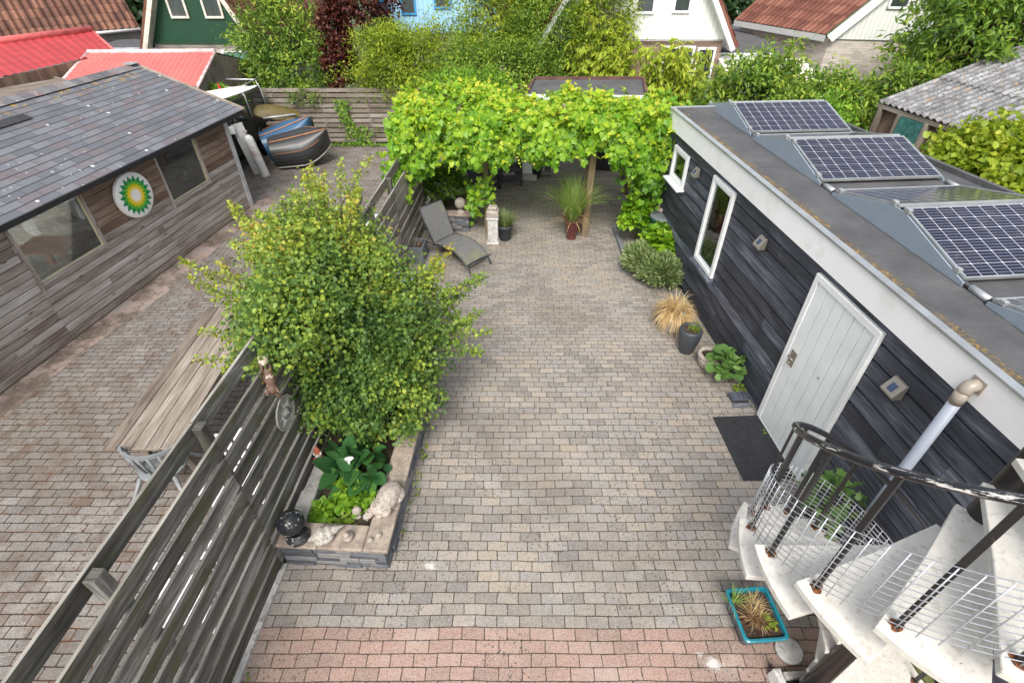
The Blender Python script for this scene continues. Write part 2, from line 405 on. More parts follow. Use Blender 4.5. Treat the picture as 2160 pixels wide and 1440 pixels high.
WHITE = simple('white_paint', (.74, .76, .76), .45, var=.06, scale=3, bump=.05)
DOORWHITE = simple('door_white', (.74, .775, .765), .45, var=.07, scale=3, bump=.05, dirt=None)
FASCIA = simple('fascia_white', (.87, .87, .87), .35, var=.03, scale=1.5, bump=.02, dirt=(.80, .80, .78))
CREAM = simple('cream_trim', (.56, .50, .34), .5, var=.1)
ALU = simple('aluminium_trim', (.50, .52, .52), .38, .7, var=.15, scale=5, bump=.04)
GREYMETAL = simple('corner_metal', (.52, .53, .55), .5, .3, var=.2, scale=5)
BITUMEN_ = NT('bitumen_roof'); _t = BITUMEN_; _co = _t.coord(); _n = _t.noise(_co, 2.0, 5, .7)
_c = _t.ramp(_n, [(.3, (.045, .046, .05)), (.6, (.085, .085, .088)), (.8, (.13, .125, .12))])
_c = _t.mix(_t.step(_t.noise(_co, 260, 2, .8), .56, .68), _c, (.2, .2, .2))
_x, _y, _z = _t.sep(_co)
_em = _t.m('MULTIPLY', _t.step(_t.noise(_co, 9, 6, .75), .56, .64), _t.step(_t.noise(_co, 1.1, 3), .42, .55))
BITUMEN_E = None
_t.bump(_t.noise(_co, 120, 3), .5, .004); BITUMEN = _t.fin(_c, .75)
def lichenroof():
    t = NT('roof_edge_lichen'); co = t.coord()
    c = t.ramp(t.noise(co, 3.0, 5, .7), [(.3, (.05, .05, .052)), (.7, (.10, .098, .095))])
    m = t.m('MULTIPLY', t.step(t.noise(co, 30, 5, .8), .46, .58), t.step(t.noise(co, 2.1, 3), .34, .5))
    c = t.mix(m, c, t.ramp(t.noise(co, 11, 2), [(.35, (.10, .085, .05)), (.5, (.22, .14, .04)), (.7, (.36, .22, .05))]))
    t.bump(t.noise(co, 60, 4), .8, .008); return t.fin(c, .9)
LICHEN = lichenroof()
def shingles():
    t = NT('shingle_roof'); uv = t.sep(t.coord('UV')); co = t.coord()
    un = t.m('ADD', uv[0], 0.0)
    vw = t.m('ADD', uv[1], t.m('MULTIPLY', t.m('SUBTRACT', t.noise(co, 1.0, 2), .5), .04))
    d, i1, i2 = t.bricks(un, vw, .31, .142, .006, .35)
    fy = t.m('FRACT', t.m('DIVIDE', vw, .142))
    c = t.ramp(t.m('ADD', t.m('MULTIPLY', i1, .55), t.m('MULTIPLY', t.noise(co, 1.3, 4), .45)),
               [(.2, (.088, .094, .108)), (.42, (.118, .127, .145)), (.58, (.15, .158, .176)), (.70, (.125, .105, .112)), (.85, (.115, .122, .138))])
    c = t.mix(t.m('MULTIPLY', t.step(t.noise(co, 230, 2, .8), .54, .68), .5), c, (.3, .3, .31))
    c = t.mix(t.step(d, .006, .002), c, (.05, .05, .055))
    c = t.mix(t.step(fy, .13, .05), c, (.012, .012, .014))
    vo = t.voro(co, 3.6)
    c = t.mix(t.m('MULTIPLY', t.step(t.m('ADD', vo[0], t.m('MULTIPLY', t.noise(co, 40, 2), .06)), .14, .11), t.step(t.rand(t.sep(vo[1])[0], 1.0), .15, .2)), c, (.55, .56, .55))
    vo2 = t.voro(co, 9)
    c = t.mix(t.m('MULTIPLY', t.step(vo2[0], .13, .09), t.step(t.rand(t.sep(vo2[1])[0], 4.0), .5, .52)), c, (.42, .43, .42))
    # yellow lichen near the ridge (uv v grows towards the ridge)
    c = t.mix(t.m('MULTIPLY', t.step(t.noise(co, 7, 5, .75), .55, .60), t.step(uv[1], 1.75, 2.25)), c, (.42, .25, .03))
    t.bump(t.m('ADD', fy, t.m('MULTIPLY', t.noise(co, 120, 2), .2)), .6, .006)
    return t.fin(c, .85)
SHINGLE = shingles()
def tiles(name, stops, w, h, gap_c, mode='wave'):
    t = NT(name); uv = t.sep(t.coord('UV')); co = t.coord()
    d, i1, i2 = t.bricks(uv[0], uv[1], w, h, .01, 0, off=0)
    wv = t.m('SINE', t.m('MULTIPLY', uv[0], 2*math.pi/w)); fy = t.m('FRACT', t.m('DIVIDE', uv[1], h))
    c = t.ramp(t.m('ADD', t.m('MULTIPLY', i1, .5), t.m('MULTIPLY', t.noise(co, .9, 5), .5)), stops)
    c = t.mix(t.step(fy, .1, .0), c, gap_c)
    c = t.mix(t.m('MULTIPLY', t.step(wv, -.6, -1.0), .35), c, gap_c)
    c = t.mix(t.step(t.noise(co, 8, 4, .8), .68, .74), c, (.3, .28, .24))
    t.bump(t.m('ADD', t.m('MULTIPLY', wv, .5), fy), .9, .03)
    return t.fin(c, .8)
BROWNTILE = tiles('brown_roof_tiles', [(.2, (.075, .03, .02)), (.5, (.135, .058, .036)), (.8, (.22, .10, .06))], .2, .3, (.035, .015, .01))
REDTILE = tiles('red_roof_tiles', [(.25, (.13, .045, .03)), (.5, (.19, .07, .045)), (.75, (.26, .11, .075))], .18, .3, (.10, .03, .02))
REDSHEET = simple('red_sheet_roof', (.37, .04, .042), .5, var=.12, scale=2, bump=.05)
PINKSHEET = simple('faded_red_sheet_roof', (.46, .13, .115), .55, var=.12, scale=2, bump=.05)
PALETRIM = simple('pale_pink_trim', (.62, .45, .44), .5)
def corrm():
    t = NT('fibre_cement_sheet'); co = t.coord()
    c = t.ramp(t.noise(co, 3.5, 6, .75), [(.35, (.09, .09, .09)), (.5, (.2, .2, .205)), (.65, (.34, .34, .35))])
    c = t.mix(t.step(t.noise(co, 24, 4, .8), .52, .62), c, (.07, .07, .065)); c = t.mix(t.m('MULTIPLY', t.step(t.noise(co, 5, 5, .7), .6, .66), .7), c, (.40, .22, .06))
    uvx = t.sep(t.coord('UV'))[0]; trough_shade = t.step(t.m('SINE', t.m('MULTIPLY', uvx, 2*math.pi/.155)), -.2, -.95); c = t.mix(t.m('MULTIPLY', trough_shade, .6), c, (.06, .06, .058))  # shade painted into the wave troughs so corrugations show in soft light
    return t.fin(c, .9)
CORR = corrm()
def siding(name, c0, c1, w, vert=True, gapc=None):
    t = NT(name); uv = t.sep(t.coord('UV')); k = uv[0] if vert else uv[1]
    f = t.m('FRACT', t.m('DIVIDE', k, w)); cc = t.mix(t.noise(t.coord(), 2.5, 4), c0, c1)
    cc = t.mix(t.step(f, .1, .02), cc, gapc or tuple(x*.45 for x in c0)); t.bump(f, .4, .01)
    return t.fin(cc, .55)
GREENSIDE = siding('green_siding', (.004, .04, .018), (.007, .055, .026), .1, gapc=(.003, .03, .014))
BLUESIDE = siding('blue_siding', (.26, .50, .68), (.34, .60, .78), .16)
WHITESIDE = siding('white_siding', (.66, .68, .64), (.76, .77, .73), .12)
GREYSIDE = siding('dark_grey_siding', (.06, .07, .085), (.09, .10, .12), .12)
def brickm(name, stops, joint, w=.21, h=.065):
    t = NT(name); uv = t.sep(t.coord('UV')); d, i1, i2 = t.bricks(uv[0], uv[1], w, h, .01)
    c = t.ramp(i1, stops); c = t.mix(t.step(d, .003, .007), joint, c); t.bump(t.step(d, .003, .008), .4, .005); return t.fin(c, .85)
PALEBRICK = brickm('pale_brick', [(.2, (.42, .37, .32)), (.8, (.56, .50, .44))], (.38, .36, .33))
REDBRICK = brickm('brown_brick', [(.2, (.22, .13, .10)), (.8, (.33, .21, .17))], (.3, .28, .26))
def slate(name='slate_stone', k=1.0):
    t = NT(name); r = t.attr('rnd'); co = t.coord()
    n = t.noise(t.comb(*[t.m('MULTIPLY', q, f) for q, f in zip(t.sep(co), (9.0, 9.0, 45.0))]), 1.0, 5, .7)
    c = t.ramp(t.m('ADD', t.m('MULTIPLY', n, .6), t.m('MULTIPLY', r, .4)), [(.3, tuple(k*x for x in (.05, .055, .065))), (.5, tuple(k*x for x in (.13, .14, .155))), (.68, tuple(k*x for x in (.23, .225, .22))), (.8, tuple(k*x for x in (.28, .23, .18)))])
    t.bump(n, 1.0, .015); return t.fin(c, .75)
SLATE = slate()
COPING = simple('coping_stone', (.29, .24, .195), .8, var=.35, scale=9, bump=.4, bs=70, dirt=(.2, .165, .14))
CONC = simple('concrete', (.36, .35, .33), .85, var=.22, scale=8, bump=.5, bs=90, dirt=(.2, .19, .17))
PALECONC = simple('pale_concrete', (.48, .475, .45), .85, var=.2, scale=8, bump=.4, bs=90, dirt=(.28, .26, .23))
CASTSTONE = simple('weathered_cast_stone', (.37, .325, .28), .85, var=.3, scale=22, bump=.9, bs=60, dirt=(.16, .13, .11))
CHALK = simple('chalky_shell', (.66, .64, .60), .7, var=.15, scale=18, bump=.9, bs=50, dirt=(.25, .21, .18))
BLACKGLAZE = simple('chipped_black_paint', (.025, .026, .03), .35, var=.3, scale=20, bump=.2, dirt=None)
def chips(name, base, chip, sc, a, rough=.4, metal=0, streak=None):
    t = NT(name); co = t.coord(); v = co
    if streak: v = t.comb(*[t.m('MULTIPLY', q, f) for q, f in zip(t.sep(co), streak)])
    c = t.mix(t.step(t.noise(v, sc, 6, .75), a, a+.02), t.mix(t.noise(co, 5, 3), tuple(x*.8 for x in base), tuple(x*1.15 for x in base)), chip)
    t.bump(t.noise(co, 80, 2), .15, .002); return t.fin(c, rough, metal)
BALLBLACK = chips('ball_paint', (.022, .023, .027), (.6, .58, .54), 26, .60, .5)
def railm():
    t = NT('handrail_paint'); uv = t.sep(t.coord('UV')); co = t.coord()
    n = t.noise(t.comb(t.m('MULTIPLY', uv[0], 6.0), t.m('MULTIPLY', uv[1], 5.0)), 1.0, 6, .75)
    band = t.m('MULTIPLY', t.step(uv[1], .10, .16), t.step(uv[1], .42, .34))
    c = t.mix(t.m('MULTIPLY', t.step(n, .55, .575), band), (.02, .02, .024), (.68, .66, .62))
    c = t.mix(t.step(t.noise(co, 60, 5, .8), .66, .68), c, (.5, .48, .45))
    return t.fin(c, .35)
RAIL = railm()
BLACKMETAL = chips('black_steel_paint', (.022, .021, .022), (.16, .12, .10), 30, .63, .35)
COLUMN = chips('column_paint', (.026, .022, .022), (.45, .43, .42), 34, .69, .3)
TREAD = simple('tread_white_paint', (.60, .58, .53), .5, var=.09, scale=14, bump=.3, bs=30, dirt=(.49, .46, .40))
_tn = TREAD.node_tree; _bs = _tn.nodes['Principled BSDF']; _prev = _bs.inputs['Base Color'].links[0].from_socket
_nz = _tn.nodes.new('ShaderNodeTexNoise'); _nz.inputs['Scale'].default_value = 26; _nz.inputs['Detail'].default_value = 6; _nz.inputs['Roughness'].default_value = .8
_tc = _tn.nodes.new('ShaderNodeTexCoord'); _tn.links.new(_tc.outputs['Object'], _nz.inputs[0]); _mr = _tn.nodes.new('ShaderNodeMapRange'); _mr.inputs[1].default_value = .66; _mr.inputs[2].default_value = .69; _tn.links.new(_nz.outputs[0], _mr.inputs[0])
_mx = _tn.nodes.new('ShaderNodeMix'); _mx.data_type = 'RGBA'; _tn.links.new(_mr.outputs[0], _mx.inputs[0]); _tn.links.new(_prev, _mx.inputs[6]); _mx.inputs[7].default_value = (.12, .08, .05, 1); _tn.links.new(_mx.outputs[2], _bs.inputs['Base Color'])
RUST = chips('rust', (.22, .075, .02), (.06, .03, .02), 60, .5, .9)
WIRE = simple('galvanised_wire', (.62, .64, .68), .35, .6, var=.1, bump=0)
PVC = simple('grey_downpipe', (.36, .40, .47), .45, var=.05, bump=.03)
OUTLET = simple('beige_outlet', (.33, .285, .235), .35, var=.12, scale=4, bump=.02)
STEEL = simple('brushed_steel', (.30, .275, .235), .4, .6, var=.1)
FRAMEBLUE = simple('blue_grey_metal', (.30, .36, .42), .45, .3, var=.05, bump=.02)
BLACKPL = simple('black_plastic', (.018, .018, .02), .5, var=.2, bump=.05)
RUBBER = simple('rubber_mat', (.022, .023, .027), .8, var=.3, scale=10, bump=.5, bs=150, dirt=None)
def solar(cols, rows, name):
    t = NT(name); uv = t.sep(t.coord('UV'))
    fu = t.m('FRACT', t.m('MULTIPLY', uv[0], float(cols))); fv = t.m('FRACT', t.m('MULTIPLY', uv[1], float(rows)))
    du = t.m('MINIMUM', fu, t.m('SUBTRACT', 1.0, fu)); dv = t.m('MINIMUM', fv, t.m('SUBTRACT', 1.0, fv))
    c = t.mix(t.step(t.m('MINIMUM', du, dv), .022, .008), (.008, .009, .022), (.62, .64, .7))
    fb = t.m('FRACT', t.m('MULTIPLY', fv, 4.0)); db = t.m('MINIMUM', fb, t.m('SUBTRACT', 1.0, fb))
    c = t.mix(t.m('MULTIPLY', t.step(db, .1, .04), .55), c, (.3, .32, .42))
    c = t.mix(t.step(t.m('ADD', du, dv), .085, .055), c, (.62, .64, .7))
    return t.fin(t.mix(t.m('MULTIPLY', t.step(t.noise(t.coord(), 4, 6, .8), .5, .8), .25), c, (.25, .25, .24)), .1, 0, .4)
SOLAR = solar(10, 6, 'solar_cells')
def glass(name='window_glass', col=(.9, .95, .93)):
    t = NT(name); gl = t.n('ShaderNodeBsdfGlossy'); gl.inputs['Roughness'].default_value = .02; gl.inputs['Color'].default_value = (.9, .92, .95, 1)
    tr = t.n('ShaderNodeBsdfTransparent'); tr.inputs[0].default_value = (*col, 1)
    fr = t.n('ShaderNodeFresnel'); fr.inputs[0].default_value = 1.5
    f = t.m('ADD', t.m('MULTIPLY', fr.outputs[0], .9), .03, clamp=True)
    mx = t.n('ShaderNodeMixShader'); t.put(mx.inputs[0], f)
    t.t.links.new(tr.outputs[0], mx.inputs[1]); t.t.links.new(gl.outputs[0], mx.inputs[2]); t.t.links.new(mx.outputs[0], t.out.inputs[0])
    return t.mat
GLASS = glass()
DARKPANE = simple('dark_window_pane', (.05, .06, .06), .04, var=.4, scale=2, bump=0, spec=.8)
ROOM = simple('room_lining', (.24, .21, .18), .9)  # plain brown-grey colour of the shed's inner walls
def barkm(): return simple('bark', (.11, .085, .06), .9, var=.4, scale=15, bump=.8, bs=40)
BARK = barkm()
# foliage
L_HAW = leafmat('hawthorn_leaf', [(0, (.035, .08, .022)), (.25, (.085, .17, .038)), (.45, (.16, .27, .05)), (.64, (.29, .40, .055)), (.84, (.46, .50, .065)), (.95, (.46, .30, .08)), (1, (.50, .20, .08))], .35)
L_VINE = leafmat('vine_leaf', [(0, (.05, .15, .012)), (.3, (.13, .31, .02)), (.6, (.26, .46, .028)), (.85, (.42, .58, .035)), (1, (.60, .58, .06))], .42, .4)
L_MID = leafmat('mid_green_leaf', [(0, (.05, .12, .018)), (.3, (.13, .25, .035)), (.6, (.27, .41, .05)), (1, (.50, .57, .08))], .45)
L_YEL = leafmat('yellow_green_leaf', [(0, (.09, .15, .015)), (.3, (.23, .33, .03)), (.6, (.40, .50, .04)), (1, (.62, .62, .08))], .48)
L_RED = leafmat('copper_leaf', [(0, (.035, .008, .008)), (.5, (.09, .022, .015)), (1, (.20, .06, .03))], .3)
L_DARK = leafmat('dark_leaf', [(0, (.012, .035, .012)), (.5, (.03, .075, .02)), (1, (.08, .15, .04))], .2, .35, .5)
L_GREY = leafmat('lavender_leaf', [(0, (.14, .21, .07)), (.5, (.28, .38, .14)), (1, (.48, .54, .3))], .5)
L_STRAW = leafmat('dry_grass', [(0, (.42, .27, .11)), (.5, (.66, .47, .23)), (1, (.85, .69, .42))], .3)
L_GRASS = leafmat('ornamental_grass_leaf', [(0, (.16, .30, .06)), (.5, (.36, .55, .12)), (.85, (.55, .66, .24)), (1, (.72, .62, .38))], .5)
L_BRIGHT = leafmat('bright_small_leaf', [(0, (.08, .19, .02)), (.5, (.20, .39, .03)), (1, (.40, .56, .06))], .4)
# ------------------------------------------------------------------ ground
def sheet(name, pts, z, mat):
    b = MB(); b.face([(x, y, z) for x, y in pts], [(x, y) for x, y in pts], .5)
    o = b.build(name, mat); return tag(o, kind='structure')
sheet('ground', [(-300, -60), (300, -60), (300, 500), (-300, 500)], -.012, SOIL)
def Fp(x, y): return tuple((FF @ Vector((x, y, 0)))[:2])
def Lp(x, y): return tuple((FL @ Vector((x, y, 0)))[:2])
def Rp(x, y): return tuple((FR @ Vector((x, y, 0)))[:2])
sheet('courtyard_paving', [Fp(.02, -4.5), Rp(.02, -5.5), Rp(.02, 4.7), (3.4, 14.6), (-1.5, 14.6), Fp(.02, 12)], 0, COURT)
sheet('alley_paving', [Lp(-4.6, -9), Fp(-.02, -4.5), Fp(-.02, 12), (-1.6, 15.25), (-9.2, 15.25), Lp(-4.6, 4)], 0, ALLEY)
t = NT('alley_gravel'); co = t.coord(); _x, _y, _z = t.sep(co)
c = t.ramp(t.noise(co, 1.6, 7, .78), [(.32, (.09, .065, .05)), (.46, (.16, .125, .10)), (.54, (.34, .26, .22)), (.64, (.28, .27, .255))])
c = t.mix(t.step(t.noise(co, 30, 4, .8), .58, .68), c, (.5, .42, .38)); t.bump(t.noise(co, 40, 5), .9, .01); GRAVEL = t.fin(c, .95)
sheet('gravel_strip', [Lp(.0, -8), Lp(.42, -8), Lp(.5, -4), Lp(.38, -2), Lp(.52, 0), Lp(.36, 2), Lp(.5, 3.6), Lp(-.02, 4)], .004, GRAVEL)
b = MB(FF); b.box(-.01, .05, -4.4, .02, 0, .035, .5); tag(b.build('kerb', CONC), kind='structure')
# line of drain / change of level in the far paving
b = MB(); b.box(.95, 3.1, 12.55, 12.585, 0, .008, .5); tag(b.build('drain_channel', CONC), kind='structure')

# ------------------------------------------------------------------ black garden building (right)
bld = thing('garden_building', FR @ Vector((0, 0, 0)), 'long low building clad in black boards with white fascia and flat roof', 'building')
Y0, Y1 = -4.6, 4.62
b = MB(FR); b.box(.035, 2.3, Y0, Y1-.03, 0, 2.22, .5)
b.build('wall', BLACKPL, bld)
b = MB(FR); zz = 2.2; i = 0
while zz > .03:
    h = .178; z1 = zz; z0 = max(0.01, zz-h)
    cuts = sorted([Y0]+[random.uniform(-4, 4) for _ in range(random.choice((1, 1, 2)))]+[Y1])
    for a, c_ in zip(cuts[:-1], cuts[1:]):
        if c_-a < .5: continue
        b.prism([(.034, z0+.004), (.034, z1-.018), (-.004, z1-.018), (-.012, z1-.024), (-.022, z0+.012), (-.018, z0+.004)], a+.0015, c_-.0015, None, 'y')
    zz -= h
b.build('cladding', BLACKWOOD, bld)
b = MB(FR); b.box(-.075, -.05, Y0, Y1+.05, 2.215, 2.5); b.box(-.075, 2.3, Y1+.03, Y1+.055, 2.215, 2.5)
b.box(-.0495, .03, Y0, Y1, 2.217, 2.235); b.build('fascia', FASCIA, bld, .002)
b = MB(FR); b.box(-.09, -.012, Y0, Y1+.07, 2.503, 2.527)
for s in (-1.62, .75, 3.1): b.box(-.094, -.010, s-.004, s+.004, 2.50, 2.531)
b.box(-.012, 2.25, Y1+.0, Y1+.07, 2.503, 2.53)
b.build('roof_trim', ALU, bld)
b = MB(FR); b.face([(-.012, Y0, 2.435), (3.35, Y0, 2.435), (2.28, Y1, 2.435), (-.012, Y1, 2.435)])
b.face([(-.012, Y1-.02, 2.435), (2.28, Y1-.02, 2.435), (2.28, Y1-.002, 2.52), (-.012, Y1-.002, 2.52)])
for s in (-2.6, -1.5, -.35, .8, 2.0, 3.2): b.box(.1, 2.4, s, s+.09, 2.435, 2.4385)
b.build('roof', BITUMEN, bld)
b = MB(FR); b.face([(-.012, Y0, 2.439), (.20, Y0, 2.439), (.20, Y1, 2.439), (-.012, Y1, 2.439)]); b.build('roof_edge_strip', LICHEN, bld)
b = MB(FR); b.prism([(3.32, Y0), (3.40, Y0), (2.33, Y1), (2.27, Y1)], 2.3, 2.50); b.build('roof_kerb', BITUMEN, bld)
b = MB(FR); b.prism([(2.30, Y0), (3.32, Y0), (2.30, Y1-.1)], 0, 2.43); b.build('side_wall', BLACKWOOD, bld)

def window(parent, y0, y1, z0, z1, sill='white', fw=.06):
    b = MB(FR); X0, X1 = -.065, -.02
    b.box(X0, X1, y0, y0+fw, z0, z1); b.box(X0, X1, y1-fw, y1, z0, z1)
    b.box(X0, X1, y0+fw, y1-fw, z1-fw, z1); b.box(X0, X1, y0+fw, y1-fw, z0, z0+fw)
    f2 = fw*.55; a, c_, d, e = y0+fw, y1-fw, z0+fw, z1-fw
    b.box(-.05, -.022, a, a+f2, d, e); b.box(-.05, -.022, c_-f2, c_, d, e); b.box(-.05, -.022, a+f2, c_-f2, d, d+f2); b.box(-.05, -.022, a+f2, c_-f2, e-f2, e)
    w = b.build('window', WHITE, parent, .003)
    b = MB(FR); b.box(-.036, -.030, a+f2, c_-f2, d+f2, e-f2); b.build('pane', GLASS, w)
    b = MB(FR); b.box(-.0295, -.028, a+f2, c_-f2, d+f2, e-f2); b.build('pane_backing', DARKPANE, w)  # added opaque dark backing behind the glass, in place of a room
    b = MB(FR)
    if sill == 'white': b.box(-.155, -.02, y0-.04, y1+.04, z0-.035, z0-.003)
    else: b.prism([(-.02, z0-.01), (-.02, z0-.14), (-.05, z0-.14), (-.12, z0-.045), (-.12, z0-.03)], y0-.02, y1+.02, None, 'y')
    b.build('sill', WHITE if sill == 'white' else BLACKWOOD, w, .003)
window(bld, 3.60, 4.22, 1.50, 2.04)
window(bld, 1.91, 2.60, .80, 2.13, 'dark')
# door
b = MB(FR); X0 = -.07
b.box(X0, -.02, -.19, -.12, .03, 2.13); b.box(X0, -.02, -1.15, -1.10, .03, 2.13); b.box(X0, -.02, -1.10, -.19, 2.06, 2.13)
b.box(-.06, .0, -1.15, -.12, 0, .03)
fr = b.build('door_frame', WHITE, bld, .003)
b = MB(FR); n = 6; y = -1.095; w = .90/n
for k in range(n): b.box(-.056, -.022, y+k*w+.005, y+(k+1)*w-.005, .035, 2.055, .5)
b.box(-.034, -.02, -1.095, -.195, .033, 2.057, .5)
dr = b.build('door', DOORWHITE, bld, .002)
b = MB(FR); b.box(-.062, -.052, -.33, -.23, 1.0, 1.2); b.tube([(-.062, -.28, 1.15), (-.12, -.28, 1.15), (-.12, -.37, 1.15)], .010, 8)
b.tube([(-.062, -.28, 1.04), (-.09, -.28, 1.04)], .014, 8); b.build('handle', STEEL, dr)
b = MB(FR); b.box(-.056, -.052, -.75, -.72, 1.2, 1.23); b.build('rusty_bolt', RUST, dr)
# small wall lights with a solar cell
def walllight(y, z, lab, s=1.0):
    base = FR @ Vector((-.03, y, z)); t = thing('wall_light', base, lab, 'lamp', 'solar lights on the black wall')
    b = MB(FR); h = .075*s
    b.prism([(-.03, z-h), (-.03, z+h), (-.055, z+h), (-.115*s-.02, z-h*.62), (-.10*s-.02, z-h)], y-h, y+h, None, 'y'); b.build('housing', STEEL, t, .002)
    T = Matrix.Translation((-.03, y, z))
    b = MB(FR); p = lambda f: (-.055+f*(-.115*s-.02+.055), z+h-f*1.62*h)
    (xa, za), (xb, zb) = p(.28), p(.80); nx, nz = -.8*.002, .6*.002
    b.face([(xa+nx, y-h*.42, za+nz), (xb+nx, y-h*.42, zb+nz), (xb+nx, y+h*.42, zb+nz), (xa+nx, y+h*.42, za+nz)], [(0, 0), (0, 1), (1, 1), (1, 0)]); b.build('solar_cell', SOLAR1, t)
    return t
SOLAR1 = simple('small_solar_cell', (.03, .05, .10), .15, var=.3, scale=40, bump=0)
walllight(-1.53, 1.84, 'square steel solar light on the black wall between the white door and the grey downpipe')
walllight(.98, 1.90, 'steel solar light on the black wall between the white door and the tall window', .95)
walllight(3.18, 1.95, 'steel solar light on the black wall between the two white-framed windows', .9)
# door mat, boot scraper
b = MB(FR @ Matrix.Translation((-.37, -.60, 0)) @ Matrix.Rotation(R(-2), 4, 'Z')); b.box(-.29, .31, -.50, .48, .002, .014)
top('doormat', b, RUBBER, 'black rubber mat on the pavers in front of the white door', 'mat', bevel=.003)
t = thing('boot_scraper', (3.06, 4.84, 0), 'small black slatted block on the pavers between the leafy mallow and the mat', 'boot scraper')
b = MB(FR)
for k in range(2): b.box(-.30+k*.125, -.185+k*.125, .10, .26, .05, .065)
b.build('plate', BLACKWOOD, t, .004); b = MB(FR); b.box(-.28, -.07, .11, .135, 0, .05); b.box(-.28, -.07, .22, .245, 0, .05); b.box(-.3, -.05, .04, .08, .0, .02); b.build('foot', BLACKWOOD, t)
# downpipe
PY = -2.05
dp = thing('downpipe', FR @ Vector((-.13, PY, 0)), 'grey plastic downpipe with beige outlet running down the black wall', 'drainpipe')
b = MB(FR); b.tube([(-.15, PY, .05), (-.15, PY, 2.22)], .043, 16); b.build('pipe', PVC, dp)
b = MB(FR); b.tube([(-.15, PY, 2.2), (-.15, PY, 2.31)], .047, 16); b.tube([(-.15, PY, 2.29), (-.148, PY, 2.335), (-.13, PY, 2.36), (-.10, PY, 2.365), (-.075, PY, 2.365)], [.047, .047, .047, .046, .048], 16)
b.box(-.082, -.0751, PY-.055, PY+.055, 2.31, 2.42); b.build('outlet', OUTLET, dp)
# ------------------------------------------------------------------ solar arrays on the flat roof
def solar_unit():
    # local frame: x across the roof (0..1.62), y along (0 near low end .. 2.0), apex at y=1.0
    loc = FR @ Vector((.66, 0, 2.44)); t = thing('solar_array', loc, '', 'solar panel', 'tent-shaped pairs of solar panels on the flat roof')
    Lm = Matrix.Translation(loc) @ Matrix.Rotation(R(5.1), 4, 'Z')
    w = 1.60
    for x in (0, w):
        b = MB(Lm); b.prism([(-.02, .012), (0, .0), (.0, .0), (2.0, .0), (2.02, .03), (1.16, .285), (.86, .285)][1:] , x-.008, x+.008, None, 'x') if False else b.prism([(0, .0), (2.0, .0), (2.0, .035), (1.10, .275), (.92, .275), (0, .035)], x-.008, x+.008, None, 'x')
        b.build('side_plate', FRAMEBLUE, t)
    def panel(y0, z0, y1, z1, label=None):
        d = Vector((0, y1-y0, z1-z0)); L = d.length; a = math.atan2(z1-z0, y1-y0)
        T = Lm @ Matrix.Translation((.02, y0, z0)) @ Matrix.Rotation(a, 4, 'X')
        b = MB(T); W = w-.04; H = .035
        b.box(0, .018, 0, L, 0, H); b.box(W-.018, W, 0, L, 0, H); b.box(.018, W-.018, 0, .018, 0, H); b.box(.018, W-.018, L-.018, L, 0, H); b.box(.018, W-.018, .018, L-.018, .0, .01)
        p = b.build('panel_frame', ALU, t)
        b = MB(T); b.face([(.018, .018, H-.006), (W-.018, .018, H-.006), (W-.018, L-.018, H-.006), (.018, L-.018, H-.006)], [(0, 0), (1, 0), (1, 1), (0, 1)]); b.build('solar_panel', SOLAR, p)
    panel(.03, .035, .98, .27); panel(1.99, .035, 1.04, .27) if False else None
    # rear panel sloping away
    d0 = Lm
    a = math.atan2(.235, .95); T = Lm @ Matrix.Translation((.02, 1.04, .27)) @ Matrix.Rotation(-a, 4, 'X'); L = math.hypot(.235, .95)
    b = MB(T); W = w-.04; H = .035
    b.box(0, .018, 0, L, 0, H); b.box(W-.018, W, 0, L, 0, H); b.box(.018, W-.018, 0, .018, 0, H); b.box(.018, W-.018, L-.018, L, 0, H); b.box(.018, W-.018, .018, L-.018, 0, .01)
    p = b.build('panel_frame', ALU, t); b = MB(T)
    b.face([(.018, .018, H-.006), (W-.018, .018, H-.006), (W-.018, L-.018, H-.006), (.018, L-.018, H-.006)], [(0, 0), (1, 0), (1, 1), (0, 1)]); b.build('solar_panel', SOLAR, p)
    for y in (.12, .9, 1.1, 1.9):
        z = .275 if .5 < y < 1.5 else .07
        b = MB(Lm); b.box(-.01, .035, y-.03, y+.03, z+.0, z+.045); b.build('clamp', ALU, t, .004)
    b = MB(Lm); b.tube([(.03, -.36, .02), (.03, 2.02, .02)], .026, 10); b.build('ballast_tube', BLACKPL, t)
    b = MB(Lm); b.tube([(.03, -.26, .021), (.03, -.06, .021)], .031, 12); b.build('joint_sleeve', ALU, t)
    b = MB(Lm); b.tube([(w, -.26, .021), (w, -.06, .021)], .031, 12); b.build('joint_sleeve', ALU, t)
    return t
u0 = solar_unit(); LABS = ['solar panel pair nearest the spiral stair, cut by the right edge of the photo', 'solar panel pair just behind the white door, with its greenish far side showing',
       'middle solar panel pair on the flat roof, level with the tall window', 'farthest solar panel pair, at the back end of the flat roof']
for i, (s, L_) in enumerate(((-3.22, 2.0), (-.93, 2.0), (1.36, 1.8), (3.3, 1.66))):
    p = FR @ Vector((.66+.02*i, s, 2.44))
    if i == 0: u0.location = p; u0['label'] = LABS[0]; ORG[u0.name] = p
    else:
        q = dup(u0, p, LABS[i]); q.scale = (1, L_/2.0, L_/2.0*.5+.5)
